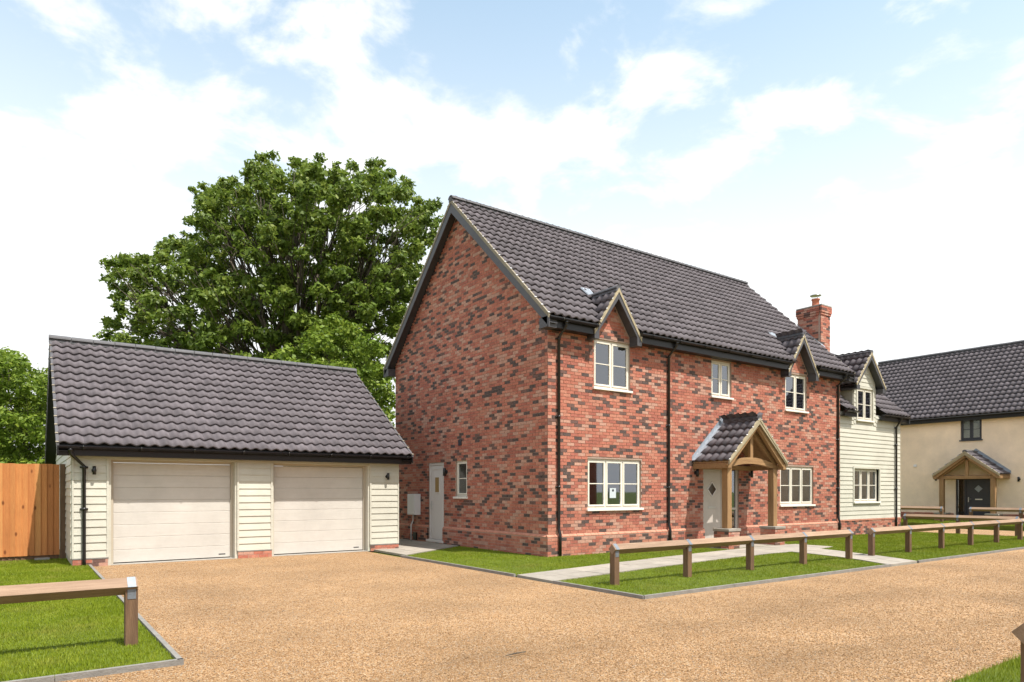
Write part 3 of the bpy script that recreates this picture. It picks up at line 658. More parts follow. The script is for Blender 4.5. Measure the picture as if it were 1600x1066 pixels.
# roof
roof = empty('roof', (15.8, RYR, 5.4), None, None, parent=house)
def zdorm(x, d): return d[2]-DK*abs(x-d[0])
def keep_main(c):
    if c.y < HY0+2.5:
        for d in DORM:
            if abs(c.x-d[0]) < d[1]+0.02 and zdorm(c.x, d) > c.z-0.02: return False
    return True
sl = math.hypot(RYR-RE, zmain(RYR)-RZ0); sv = (0, RYR-RE, zmain(RYR)-RZ0); X9, X22 = 9.40, 9.40+58*TW
tile_roof((X9, RE, RZ0), (1, 0, 0), sv, 58*TW, sl, keep_main, roof, nown=260)
tile_roof((X9, 2*RYR-RE, RZ0), (1, 0, 0), (0, -sv[1], sv[2]), 58*TW, sl, None, roof)
ridge_tiles((X9-.02, RYR, zmain(RYR)+0.045), (X22+.02, RYR, zmain(RYR)+0.045), roof)
for x, no in ((X9, (-1, 0, 0)), (X22, (1, 0, 0))):
    verge(roof, (x, RE-.02, RZ0), (x, RYR, zmain(RYR)), no, drop=.23); verge(roof, (x, 2*RYR-RE+.02, RZ0), (x, RYR, zmain(RYR)), no, drop=.23)
    s_ = 1 if no[0] < 0 else -1
    m = MB()   # soffit under the verge
    for ys in (RE, 2*RYR-RE): m.prism([(x+s_*.03, ys, RZ0-.16), (x+s_*.03, RYR, zmain(RYR)-.16), (x+s_*.03, RYR, zmain(RYR)-.14), (x+s_*.03, ys, RZ0-.14)], (s_*.23, 0, 0))
    m.build('verge_soffit', 'barge', roof)
    m = MB().box(min(x, x+s_*.27), max(x, x+s_*.27), RE+.04, HY0+.0, 5.13, 5.36); m.build('box_end', 'barge', roof)
    m = MB().box(min(x, x+s_*.27), max(x, x+s_*.27), HY1, 2*RYR-RE-.04, 5.13, 5.36); m.build('box_end', 'barge', roof)
spans = [(X9+.28, DORM[0][0]-DORM[0][1]+.06), (DORM[0][0]+DORM[0][1]-.06, DORM[1][0]-DORM[1][1]+.06), (DORM[1][0]+DORM[1][1]-.06, X22-.28)]
for i, (a, b) in enumerate(spans):
    MB().box(a, b, RE+.07, RE+.095, 5.15, 5.37).box(a, b, RE+.095, HY0-.002, 5.15, 5.17).build('fascia', 'fascia', roof)
    gutter(roof, (a-(.26 if i == 0 else 0), RE+.012, 5.365), (b+(.26 if i == 2 else 0), RE+.012, 5.365), (0, -1, 0))
for x, yp in ((9.93, .05), (13.62, .05), (21.86, .05)): downpipe(house, x, HY0, 5.33, RE+.012)
# eaves dormers
for xc, hw, za in DORM:
    d = empty('dormer', (xc, HY0, 5.2), None, None, parent=house); yb = HY0-.27; zf = za-DK*hw; L = 1.7
    for s_ in (-1, 1):
        kp = lambda c: c.z > zmain(c.y)-0.06
        tile_roof((xc+s_*hw, yb, zf), (0, 1, 0), (-s_*hw, 0, za-zf), 6*TW, math.hypot(hw, za-zf), kp, d)
        verge(d, (xc+s_*hw, yb, zf), (xc, yb, za), (0, -1, 0), drop=.13, mortar='dormer_mortar')
        MB().box(min(xc+s_*hw, xc+s_*(hw-.15)), max(xc+s_*hw, xc+s_*(hw-.15)), yb+.002, HY0-.002, zf-.16, zf+.02+.05).build('box_end', 'barge', d)
        MB().prism([(xc+s_*hw, yb+.03, zf-.12), (xc, yb+.03, za-.12), (xc, yb+.03, za-.10), (xc+s_*hw, yb+.03, zf-.10)], (0, .25, 0)).build('soffit', 'barge', d)
    yr = RE+(za-RZ0)/RK
    ridge_tiles((xc, yb-.01, za+.02), (xc, yr+.05, za+.02), d, r=.10)
    m = MB(); 
    for q in range(6): m.tube([(xc-.1+.04*q, yr-.02+.02*(q % 2), za+.05), (xc-.16+.05*q, yr+.22, za+.05+.24*RK)], .035, 6)
    m.build('lead_saddle', 'lead', d)
# porch, built in local (u across, d out from the wall, z)
def porch(parent, mp, uc, half, dep, ze, za, postu, dpost, cols, groundz, plinths, rows_own, oakx, ed_, sd_, arched=True):
    P = empty('porch', mp(uc, dep/2, groundz), None, None, parent=parent)
    def bx(m, u0, u1, d0, d1, z0, z1): 
        a = mp(uc+u0, d0, z0); b = mp(uc+u1, d1, z1); m.box(min(a[0], b[0]), max(a[0], b[0]), min(a[1], b[1]), max(a[1], b[1]), z0, z1); return m
    k = (za-ze)/half
    for s_ in (-1, 1):
        e = Vector(mp(0, 1, 0))-Vector(mp(0, 0, 0)); up = Vector(mp(-s_*half, 0, za-ze))-Vector(mp(0, 0, 0))
        tile_roof(mp(uc+s_*half, dep-cols*TW, ze), e, up, cols*TW, math.hypot(half, za-ze), None, P, nown=rows_own)
        a = Vector(mp(uc+s_*half, dep+.01, ze)); b = Vector(mp(uc, dep+.01, za))
        verge(P, a, b, e, drop=.06, thick=.035, board='dormer_mortar', mortar='dormer_mortar', mh=.04)
        # rafter under the verge, wall plate beam, post
        m = MB(); q0 = mp(uc+s_*(half-.02), dep-.09, ze-.14); q1 = mp(uc, dep-.09, za-.14); m.beam(q0, q1, .10, .13, up=(0, 0, 1)); m.build('rafter', oakx, P, bevel=.006)
        m = MB(); bx(m, min(s_*(half-.01), s_*(half-.15)), max(s_*(half-.01), s_*(half-.15)), .0, dep-.03, ze-.17, ze-.03); m.build('wall_plate', oakx, P, bevel=.006)
        m = MB(); bx(m, s_*postu-.09, s_*postu+.09, dpost-.09, dpost+.09, plinths, ze-.16); m.build('post', 'oak_z', P, bevel=.008)
        m = MB(); a0 = mp(uc+s_*half*.99, .0, ze-.03); 
        m.prism([mp(uc+s_*half, 0.02, ze-.02), mp(uc, 0.02, za-.02), mp(uc, 0.02, za+.02-.02), mp(uc+s_*half, .02, ze)], Vector(mp(0, dep-.05, 0))-Vector(mp(0, 0, 0))); m.build('roof_board', oakx, P)
        m = MB(); m.prism([mp(uc+s_*(half+.03), .0, ze+.045), mp(uc, .0, za+.06), mp(uc, .0, za+.20), mp(uc+s_*(half+.03), .0, ze+.17)], Vector(mp(0, .008, 0))-Vector(mp(0, 0, 0)))
        m.prism([mp(uc+s_*(half+.03), .008, ze+.05), mp(uc, .008, za+.07), mp(uc, .008, za+.085), mp(uc+s_*(half+.03), .008, ze+.065)], Vector(mp(0, .16, 0))-Vector(mp(0, 0, 0))); m.build('lead_flashing', 'lead', P)
        if plinths > groundz+.2:
            bs = brick_list(0, 0.46, groundz, plinths-.07, [], seed=50+s_); m = MB(); c = s_*postu
            bx(m, c-.226, c+.226, dpost-.226, dpost+.226, groundz, plinths-.075)
            m.build('pier_core', 'mortar', P); m = MB()
            for a_, b_, z0, z1, mi in bs:
                for face in range(4):
                    r_ = {0: (c-.23+a_, c-.23+b_, dpost+.20, dpost+.232), 1: (c-.23+a_, c-.23+b_, dpost-.232, dpost-.2), 2: (c-.232, c-.2, dpost-.23+a_, dpost-.23+b_), 3: (c+.2, c+.232, dpost-.23+a_, dpost-.23+b_)}[face]
                    n0 = len(m.m); bx(m, *r_, z0, z1); m.m[n0:] = [random.choices(range(6), BW)[0]]*6
            m.build('brick_pier', BR, P, kind='stuff'); m = MB(); bx(m, c-.25, c+.25, dpost-.25, dpost+.25, plinths-.068, plinths); m.build('pier_cap', 'slab', P, bevel=.008)
    ridge_tiles(mp(uc, .06, za+.02), mp(uc, dep+.02, za+.02), P, r=.10)
    m = MB(); bx(m, -postu-.12, postu+.12, dpost-.06, dpost+.06, ze-.17, ze-.03) if not arched else None
    if arched:
        n = 10; pts = []
        for i in range(n+1): u = -postu-.1+(2*postu+.2)*i/n; pts.append((u, ze-.03+.17*math.sin(math.pi*i/n)))
        for i in range(n, -1, -1): u = -postu-.1+(2*postu+.2)*i/n; pts.append((u, ze-.17+.14*math.sin(math.pi*i/n)))
        m.prism([mp(uc+u, dpost+.05, z) for u, z in pts], Vector(mp(0, -.10, 0))-Vector(mp(0, 0, 0)))
    m.build('tie_beam', oakx, P, bevel=.004)
    m = MB(); bx(m, -.06, .06, dpost-.045, dpost+.045, ze+(.13 if arched else -.03), za-.18); m.build('king_post', 'oak_z', P, bevel=.004)
    m = MB(); bx(m, -half+.1, half-.1, .02, .10, ze-.17, ze-.05); m.build('rear_beam', oakx, P, bevel=.004)
    for s_ in (-1, 1):
        m = MB(); m.beam(mp(uc+s_*(half-.12), dpost, ze-.12), mp(uc, dpost, za-.24), .09, .12, up=(0, 0, 1)); m.build('truss_rafter', oakx, P, bevel=.004)
    return P
porch(house, lambda u, d, z: (u, HY0-d, z), 15.90, 1.29, 1.16, 2.27, 3.42, 1.01, 0.88, 5, 0.02, 0.54, 25, 'oak_x', None, None)
# chimney
ch = empty('chimney', (22.75, 13.3, 5), None, None, parent=house); CX0, CX1, CY0, CY1, CZ = 22.44, 23.02, 12.88, 13.76, 7.92
MB().box(CX0+.006, CX1-.006, CY0+.006, CY1-.006, 4.8, CZ).build('core', 'mortar', ch)
m = MB()
for z0, z1, pr_ in ((4.8, 7.62, 0), (7.62, 7.70, .025), (7.70, 7.93, .045)):
    z = z0
    for b in brick_list(CX0-pr_, CX1+pr_, z0, z1, [], seed=71): m.box(b[0], b[1], CY0-pr_, CY0+.03, b[2], b[3], b[4])
    for b in brick_list(CY0-pr_+.105, CY1+pr_, z0, z1, [], seed=72, off=.11): m.box(CX0-pr_-.001, CX0+.03, max(b[0], CY0-pr_+.002), b[1], b[2], b[3], b[4]); m.box(CX1-.03, CX1+pr_+.001, b[0], b[1], b[2], b[3], b[4])
m.build('brickwork', BR, ch, kind='stuff')
MB().box(CX0-.04, CX1+.04, CY0-.04, CY1+.04, 7.93, 7.97).build('flaunching', 'concrete', ch)
cx_, cy_ = 22.73, 13.25
m = MB().tube([(cx_, cy_, 7.96), (cx_, cy_, 8.02), (cx_, cy_, 8.22), (cx_, cy_, 8.225), (cx_, cy_, 8.27)], [.15, .125, .115, .14, .14], 14); m.build('pot', 'terracotta', ch, smooth=True)
m = MB().tube([(cx_, cy_, 8.38), (cx_, cy_, 8.40), (cx_, cy_, 8.44)], [.19, .19, .03], 14)
for a in range(3): m.tube([(cx_+.11*math.cos(a*2.1), cy_+.11*math.sin(a*2.1), 8.26), (cx_+.13*math.cos(a*2.1), cy_+.13*math.sin(a*2.1), 8.39)], .008, 6)
m.build('pot_cowl', 'steel', ch, smooth=True)
m = MB(); zr = lambda y: 4.22+.93*(y-11.85)
m.prism([(CX0-.06, CY0-.14, zmain(CY0-.14)+.07), (CX0-.06, CY1, zmain(CY1)+.07), (CX0-.06, CY1, zmain(CY1)+.09), (CX0-.06, CY0-.14, zmain(CY0-.14)+.09)], (.10, 0, 0)); m.build('lead_flashing', 'lead', ch)

# ------------------------------------------------------------------ clad extension, part of the same house
EX0, EX1, EY0, EY1 = 22.05, 26.40, 12.10, 17.4; EE, EZ0, EK, EYR = 11.85, 4.22, 0.93, 14.75
def zext(y): return EZ0+EK*(min(y, 2*EYR-y)-EE)
ext = empty('extension', (24.2, 14.7, 0), None, None, parent=house)
XD, HD, ZD, KD = 23.84, 1.0, 6.28, 1.15
eholes = [(23.10, 24.82, 1.14, 2.29), (23.30, 24.36, 3.97, 5.06)]
m = MB(); wall_sheet(m, 'Y', EY0+.004, EY0+.3, EX0+.01, EX1, 0, 4.2, [eholes[0], (23.30, 24.36, 3.97, 4.3)], 0, 1, 0)
wall_sheet(m, 'Y', EY0+.004, EY0+.25, XD-.76, XD+.76, 4.2, 5.3, [(23.30, 24.36, 4.1, 5.06)], 0, 1, 0)
m.prism([(XD-.76, EY0+.004, 5.3), (XD+.76, EY0+.004, 5.3), (XD, EY0+.004, 6.15)], (0, .2, 0))
m.add([(EX1, EY0, 0), (EX1, EY1, 0), (EX1, EY1, 4.2), (EX1, EYR, zext(EYR)-.15), (EX1, EY0, 4.2)], [(0, 1, 2, 3, 4)])
for s_ in (-1, 1): m.prism([(XD+s_*.76, EY0+.01, 4.2), (XD+s_*.76, EY0+1.1, 5.2), (XD+s_*.76, EY0+1.1, 5.35), (XD+s_*.76, EY0+.01, 5.35)], (-s_*.1, 0, 0))
m.box(EX0+.1, EX1-.02, 14.7, 14.8, 0.1, 4.2).box(EX0+.1, EX1-.02, EY0+.3, 14.7, 2.6, 2.66).box(EX0+.1, EX1-.02, EY0+.3, 14.7, .06, .12).box(EX0, EX1, EY1-.1, EY1, 0, 4.2, 0)
ew = m.build('extension_wall', ['clad', 'plaster'], ext)
def boards(parent, ax, n, u0, u1, z0, z1, holes, step=0.147, top=None, name='weatherboard', sgn=-1):
    z = z0
    while z < z1-0.03:
        zb = min(z+step, z1); lo, hi = u0, u1
        if top:
            iv = top(zb)
            if iv is None: break
            lo, hi = max(lo, iv[0]), min(hi, iv[1])
            if hi-lo < .04: z += step; continue
        segs = [(lo, hi)]
        for h in holes:
            if h[2] < z+step*.6 and h[3] > z+step*.4:
                ns = []
                for a, b in segs:
                    if b <= h[0] or a >= h[1]: ns.append((a, b)); continue
                    if a < h[0]: ns.append((a, h[0]))
                    if b > h[1]: ns.append((h[1], b))
                segs = ns
        for a, b in segs:
            if b-a < .03: continue
            prf = [P3(ax, a, n+sgn*.028, z), P3(ax, a, n+sgn*.010, zb+.012), P3(ax, a, n+.0, zb+.012), P3(ax, a, n, z)]
            MB().prism(prf, (b-a, 0, 0) if ax == 'Y' else (0, b-a, 0)).build(name, 'clad', parent)
        z += step
boards(ew, 'Y', EY0, EX0+.06, EX1, 0.55, 4.12, [(23.02, 24.90, 1.06, 2.36), (XD-.76-.0, XD+.76, 3.82, 6)])
boards(ew, 'Y', EY0, XD-.74, XD+.74, 3.82, 6.1, [(23.22, 24.44, 3.7, 5.14)], top=lambda z: (XD-(6.05-z)/KD, XD+(6.05-z)/KD) if z < 6.0 else None)
for s_ in (-1,): boards(ew, 'X', XD+s_*.76, EY0+.0, EY0+1.2, 4.35, 5.2, [], top=lambda z: (EY0, EE+(z-.1-EZ0)/EK))
window(ext, 'Y', EY0-.02, *eholes[0], 3, setb=.09); window(ext, 'Y', EY0-.02, *eholes[1], 2, setb=.03)
for (a, b, c, d) in eholes:
    MB().box(a-.07, a, EY0-.04, EY0+.06, c-.06, d+.07).box(b, b+.07, EY0-.04, EY0+.06, c-.06, d+.07).box(a, b, EY0-.04, EY0+.06, d, d+.07).build('window_trim', 'clad', ext)
items = [('Y', EY0-.03, .05, b) for b in brick_list(EX0+.01, EX1+.03, 0, .50, [], seed=81)]
lay_bricks(items, None, ext, 0, 'plinth_bricks'); MB().box(EX0, EX1+.02, EY0-.024, EY0, 0, .50).build('plinth', 'mortar', ext); MB().box(EX0+.01, EX1+.03, EY0-.045, EY0+.0, .50, .545).build('plinth_cap', 'plinth_brick', ext)
er = empty('extension_roof', (24.2, EYR, 4.2), None, None, parent=house)
def zd3(x): return ZD-KD*abs(x-XD)
kp = lambda c: not (c.y < 14.2 and abs(c.x-XD) < HD and zd3(c.x) > c.z-.02) and not (abs(c.x-XD) < .78 and c.y < 12.1) and not (CX0 < c.x < CX1 and CY0 < c.y < CY1)
nE = 19; XE = EX0+.12
tile_roof((XE, EE, EZ0), (1, 0, 0), (0, 1, EK), (nE+1)*TW, (EYR-EE)*math.hypot(1, EK), kp, er)
tile_roof((XE, 2*EYR-EE, EZ0), (1, 0, 0), (0, -1, EK), (nE+1)*TW, (EYR-EE)*math.hypot(1, EK), None, er)
XE1 = XE+(nE+1)*TW
ridge_tiles((XE, EYR, zext(EYR)+.04), (XE1, EYR, zext(EYR)+.04), er)
verge(er, (XE1, EE, EZ0), (XE1, EYR, zext(EYR)), (1, 0, 0))
for a, b in ((EX0+.14, XD-.86), (XD+.86, XE1-.02)):
    MB().box(a, b, EE+.06, EE+.085, EZ0-.20, EZ0).box(a, b, EE+.085, EY0-.03, EZ0-.20, EZ0-.18).build('fascia', 'fascia', er); gutter(er, (a, EE+.01, EZ0-.01), (b, EE+.01, EZ0-.01), (0, -1, 0))
downpipe(house, 25.98, EY0-.03, EZ0-.04, EE+.01, zplinth=.50, yp=.0)
d3 = empty('dormer', (XD, EY0, 4.2), None, None, parent=house); yb = EY0-.25; zf = ZD-KD*HD
for s_ in (-1, 1):
    kq = lambda c: c.z > zext(c.y)-.06
    tile_roof((XD+s_*HD, yb, zf), (0, 1, 0), (-s_*HD, 0, ZD-zf), 10*TW, math.hypot(HD, ZD-zf), kq, d3)
    verge(d3, (XD+s_*HD, yb, zf), (XD, yb, ZD), (0, -1, 0), drop=.13, mortar='dormer_mortar')
    MB().prism([(XD+s_*HD, yb+.03, zf-.12), (XD, yb+.03, ZD-.12), (XD, yb+.03, ZD-.10), (XD+s_*HD, yb+.03, zf-.10)], (0, .22, 0)).build('soffit', 'barge', d3)
    MB().box(min(XD+s_*HD, XD+s_*.78), max(XD+s_*HD, XD+s_*.78), yb+.002, EY0+1.0, zf-.17, zf-.02).build('eave_box', 'barge', d3)
ridge_tiles((XD, yb-.01, ZD+.02), (XD, 14.05, ZD+.02), d3, r=.10)
gutter(d3, (XD-HD-.02, yb+.05, zf-.03), (XD-HD-.02, EY0+.9, zf-.03), (-1, 0, 0))

# ================================================================== garage
GX0, GX1, GY0, GY1 = 0.83, 7.92, 16.0, 22.85; GE, GZ0, GK, GYR = 15.68, 2.40, 0.712, 19.40
def zg(y): return GZ0+GK*(min(y, 2*GYR-y)-GE)
gar = empty('garage', (4.4, 19.4, 0), 'cream weatherboarded double garage with grey pantile roof', 'garage')
doors = [(1.50, 3.90), (4.75, 7.08)]
m = MB(); wall_sheet(m, 'Y', GY0+.004, GY0+.25, GX0+.004, GX1, 0, 2.34, [(a, b, -0.01, 2.15) for a, b in doors])
m.add([(GX0+.004, GY0, 0), (GX0+.004, GY1, 0), (GX0+.004, GY1, 2.2), (GX0+.004, GYR, zg(GYR)-.12), (GX0+.004, GY0, 2.2)], [(0, 1, 2, 3, 4)]); m.add([(GX1, GY0, 0), (GX1, GY1, 0), (GX1, GY1, 2.2), (GX1, GYR, zg(GYR)-.12), (GX1, GY0, 2.2)], [(0, 1, 2, 3, 4)])
m.box(GX0, GX1, GY1-.1, GY1, 0, 2.3); gw = m.build('wall', ['clad', 'plaster'], gar)
for a, b in ((GX0+.03, 1.42), (3.98, 4.68), (7.16, GX1-.03)):
    boards(gw, 'Y', GY0, a, b, 0.17, 2.16, [], step=.155)
    bs = brick_list(a-.02, b+.02, 0, .15, [], seed=int(a*10)); mbk = MB()
    for q in bs: mbk.box(q[0], q[1], GY0-.035, GY0+.02, q[2], q[3], q[4])
    mbk.build('plinth_bricks', BR, gw, kind='stuff'); MB().box(a-.022, b+.022, GY0-.029, GY0+.0, 0, .145).build('plinth', 'mortar', gw); MB().box(a-.025, b+.025, GY0-.04, GY0, .146, .168).build('plinth_cap', 'edging', gw)
m = MB()
for x in (GX0-.0, 1.42, 3.94, 4.68, 7.12, GX1-.03): m.box(x, x+(.03 if x in (GX0, GX1-.03) else .04), GY0-.034, GY0+.01, 0.17, 2.18)
m.box(GX0, GX1, GY0-.036, GY0, 2.16, 2.34); m.build('corner_trim', 'clad', gw)
boards(gw, 'X', GX0, GY0, GY1, 0.17, zg(GYR), [], step=.155, top=lambda z: (max(GY0, GE+(z+.12-GZ0)/GK), min(GY1, 2*GYR-GE-(z+.12-GZ0)/GK)) if z < zg(GYR)-.2 else None)
for a, b in doors:
    gd = empty('garage_door', ((a+b)/2, GY0+.1, 0), None, None, parent=gar)
    m = MB().box(a, a+.055, GY0+.16, GY0+.25, 0, 2.15).box(b-.055, b, GY0+.16, GY0+.25, 0, 2.15).box(a+.055, b-.055, GY0+.16, GY0+.25, 2.10, 2.15); m.build('frame', 'gdoor_frame', gd)
    n = 8; h = (2.095-.03)/n; me = None
    for i in range(n):
        z0 = .03+i*h; yy = GY0+.195
        pr_ = [(a+.06, yy+.006, z0+.001), (a+.06, yy, z0+.007), (a+.06, yy, z0+h-.007), (a+.06, yy+.006, z0+h-.001), (a+.06, yy+.045, z0+h-.002), (a+.06, yy+.045, z0+.002)]
        MB().prism(pr_, (b-a-.12, 0, 0)).build('panel', 'gdoor', gd)
    MB().box(a+.06, b-.06, GY0+.205, GY0+.235, 0.0, .031).build('door_seal', 'black_plastic', gd)
    MB().box(b-.30, b-.16, GY0+.190, GY0+.195, .09, .11).build('badge', 'ink', gd)
    MB().box(a, b, GY0-.02, GY0+.3, -.01, .012).build('threshold', 'concrete', gd)
groof = empty('roof', (4.4, GYR, 2.4), None, None, parent=gar); gx = 0.57; gl_ = 34*TW; gs = math.hypot(1, GK)*(GYR-GE)
tile_roof((gx, GE, GZ0), (1, 0, 0), (0, 1, GK), gl_, gs, None, groof, nown=300)
tile_roof((gx, 2*GYR-GE, GZ0), (1, 0, 0), (0, -1, GK), gl_, gs, None, groof)
ridge_tiles((gx-.02, GYR, zg(GYR)+.045), (gx+gl_+.02, GYR, zg(GYR)+.045), groof)
for x, no in ((gx, (-1, 0, 0)), (gx+gl_, (1, 0, 0))):
    s_ = 1 if no[0] < 0 else -1
    for ys in (GE-.02, 2*GYR-GE+.02): verge(groof, (x, ys, GZ0), (x, GYR, zg(GYR)), no, drop=.19, board='black_plastic', mortar='ridge', mh=.02)
    m = MB()
    for ys in (GE, 2*GYR-GE): m.prism([(x+s_*.03, ys, GZ0-.13), (x+s_*.03, GYR, zg(GYR)-.13), (x+s_*.03, GYR, zg(GYR)-.11), (x+s_*.03, ys, GZ0-.11)], (s_*.24, 0, 0))
    m.build('verge_soffit', 'black_plastic', groof)
MB().box(gx, gx+gl_, GE+.07, GE+.095, 2.20, 2.40).box(gx+.01, gx+gl_-.01, GE+.095, GY0-.04, 2.20, 2.22).build('fascia', 'black_plastic', groof)
gutter(groof, (gx+.03, GE+.012, 2.385), (gx+gl_-.03, GE+.012, 2.385), (0, -1, 0))
downpipe(gar, 1.03, GY0-.03, 2.34, GE+.012, zplinth=.2, yp=.0, zbot=0, xo=-.24)

# ================================================================== rendered neighbour house
NX, NYA, NYB = 34.6, 1.0, 18.5; NE, NZ0, NK, NXR = 34.3, 4.90, 0.878, 38.4
ngh = empty('rendered_house', (38, 10, 0), 'cream rendered house with pantile roof and dark grey door at right', 'house')
nh = [(12.38, 13.22, 3.82, 4.76), (11.98, 13.42, .22, 2.22)]
m = MB(); wall_sheet(m, 'X', NX, NX+.3, NYA, NYB, 0, 4.85, nh); m.box(NX+.3, 42, NYB-.1, NYB, 0, 4.8).box(NX+3, NX+3.1, NYA, NYB-.1, 0, 4.8, 1).box(NX+.3, NX+3, NYA, NYB-.1, 2.6, 2.66, 1); m.build('wall', ['render', 'plaster'], ngh)
items = [('X', NX-.03, .05, b) for b in brick_list(NYA, NYB, .15, .55, [(11.9, 13.5, 0, 2)], seed=91)]
lay_bricks(items, None, ngh, 0, 'plinth_bricks')
window(ngh, 'X', NX, *nh[0], 2, fm='grey_frame', sillm='grey_frame')
nr = empty('roof', (36, 10, 5), None, None, parent=ngh)
tile_roof((NE, NYB+.2, NZ0), (0, -1, 0), (1, 0, NK), 80*TW, (NXR-NE)*math.hypot(1, NK), None, nr)
tile_roof((2*NXR-NE, NYB+.2, NZ0), (0, -1, 0), (-1, 0, NK), 80*TW, (NXR-NE)*math.hypot(1, NK), None, nr)
zr_ = NZ0+NK*(NXR-NE)+.045; ridge_tiles((NXR, NYB+.2, zr_), (NXR, NYB+.2-80*TW, zr_), nr)
MB().box(NE+.05, NE+.08, NYB-17.5, NYB+.2, 4.68, 4.88).box(NE+.08, NX, NYB-17.5, NYB+.2, 4.68, 4.70).build('fascia', 'black_plastic', nr)
gutter(nr, (NE+.0, NYB+.2, 4.885), (NE+.0, NYB-17.5, 4.885), (-1, 0, 0))
dd = empty('front_door', (NX, 12.7, .2), None, None, parent=ngh); xx = NX+.05
m = MB().box(xx, xx+.08, 11.98, 12.04, .22, 2.22).box(xx, xx+.08, 13.36, 13.42, .22, 2.22).box(xx, xx+.08, 12.04, 13.36, 2.16, 2.22).box(xx, xx+.08, 13.02, 13.08, .22, 2.16); m.build('frame', 'grey_frame', dd); MB().box(xx+.10, xx+.12, 11.98, 13.42, .22, 2.22).build('dark_backing', 'grey_frame', dd)  # dark sheet added behind door and side light, standing for interior shade
MB().box(xx+.02, xx+.06, 12.045, 13.015, .24, 2.155).build('door_leaf', 'grey_frame', dd); MB().box(xx+.03, xx+.036, 13.08, 13.36, .24, 2.16).build('pane', 'glass', dd)
MB().prism([(xx+.014, 12.53-.16, 1.62), (xx+.014, 12.53, 1.46), (xx+.014, 12.53+.16, 1.62), (xx+.014, 12.53, 1.78)], (.008, 0, 0)).build('diamond_pane', 'lead', dd)
MB().box(xx+.008, xx+.022, 12.38, 12.66, 1.12, 1.17).build('letter_plate', 'steel', dd); MB().box(xx-.02, xx+.02, 12.90, 12.93, 1.02, 1.24).tube([(xx-.03, 12.915, 1.16), (xx-.03, 12.8, 1.16)], .01, 6).build('handle', 'steel', dd)
porch(ngh, lambda u, d, z: (NX-d, u, z), 12.60, 1.30, 1.20, 2.22, 3.22, 1.0, 0.95, 5, 0.18, 0.55, 25, 'oak_x', None, None, arched=False)
tag(MB().box(NX-.03, NX-.001, 15.08, 15.22, 2.66, 2.78).build('wall_vent', 'white_plastic'), 'small white vent on the cream rendered wall', 'vent')

# ================================================================== house across the road, mirrored in the windows
op = empty('brick_house', (16, -20, 0), 'red brick house across the road, mirrored in the front windows', 'house')
MB().box(-2, 40, -27, -19, 0, 5.2).build('wall', BR[0], op)
MB().prism([(-2.3, -18.6, 5.1), (-2.3, -27.4, 5.1), (-2.3, -23, 9.0)], (42.6, 0, 0)).build('roof', 'tile_near', op)
for k in range(9):
    for z in (1.0, 3.6):
        wx = 0.5+k*4.4; MB().box(wx, wx+1.3, -19.04, -18.98, z, z+1.25).build('window', 'cream_frame', op); MB().box(wx+.1, wx+1.2, -18.978, -18.97, z+.1, z+1.15).build('pane', 'ink', op)

# ================================================================== lamps and fittings
wall_lamp('Y', 1.20, GY0-.034, 1.92, 'black wall lamp at the left end of the garage, beside the downpipe')
wall_lamp('Y', 7.58, GY0-.034, 1.88, 'black wall lamp on the garage pier nearest the brick house')
wall_lamp('X', 16.50, HX0, 2.04, 'black wall lamp between side door and narrow window on brick gable', 1.3)
wall_lamp('Y', 14.72, HY0, 2.0, 'black wall lamp left of the beige front door under porch', 1.2)
wall_lamp('Y', 17.12, HY0, 2.0, 'black wall lamp right of the front door on brick wall', 1.2)
wall_lamp('X', 14.22, NX, 2.1, 'black wall lamp left of the grey door on cream render', 1.2)
wall_lamp('X', 10.98, NX, 2.02, 'black wall lamp right of the porch on cream render', 1.2)
mbx = empty('meter_box', (HX0, 18.3, .8), 'white meter box with pipe on the brick gable near side door', 'meter box')
MB().box(HX0-.20, HX0-.002, 18.02, 18.50, .80, 1.42).build('box_body', 'white_plastic', mbx, bevel=.012); MB().box(HX0-.215, HX0-.20, 18.05, 18.47, .83, 1.39).build('box_door', 'white_plastic', mbx, bevel=.006)
MB().tube([(HX0-.06, 18.38, .8), (HX0-.06, 18.40, .62), (HX0-.10, 18.44, .5), (HX0-.10, 18.44, .04)], .022, 8).build('pipe', 'white_plastic', mbx, smooth=True)
tag(MB().box(HX0-.02, HX0-.004, 15.70, 15.86, 2.74, 2.90).build('wall_vent', 'ink'), 'small dark vent above the narrow window on brick gable', 'vent')
tag(MB().box(HX0-.10, HX0-.052, 18.14, 18.32, .06, .28).build('drain_hopper', 'black_plastic'), 'small black drain hopper low on the brick gable', 'drain')

# ================================================================== timber fence at left
tf = empty('timber_fence', (-3, 17.9, 0), 'tall orange close-board timber fence left of the garage', 'fence')
x = 0.70; k = 0
while x > -6:
    wdt = random.uniform(.118, .132)
    pr_ = [(x-wdt, 17.9-.008, .12), (x, 17.9-.030, .12), (x, 17.9, .12), (x-wdt, 17.9, .12)]
    MB().prism(pr_, (0, 0, 1.97+random.uniform(-.006, .006))).build('fence_board', random.choice(FB), tf); x -= wdt-.012; k += 1
MB().box(0.71, 0.82, 17.84, 17.95, 0, 2.10).build('post', 'post_z', tf, bevel=.005)
MB().box(-6, .70, 17.91, 17.95, .02, .12).build('gravel_board', 'post_z', tf)
for z in (.45, 1.1, 1.8): MB().box(-6, .70, 17.905, 17.97, z, z+.07).build('fence_rail', 'post_z', tf)
MB().box(.25, .52, 17.74, 17.88, .0, .07).build('kerb_stone', 'concrete', None, label='pale stone block at the foot of the timber fence', cat='stone')

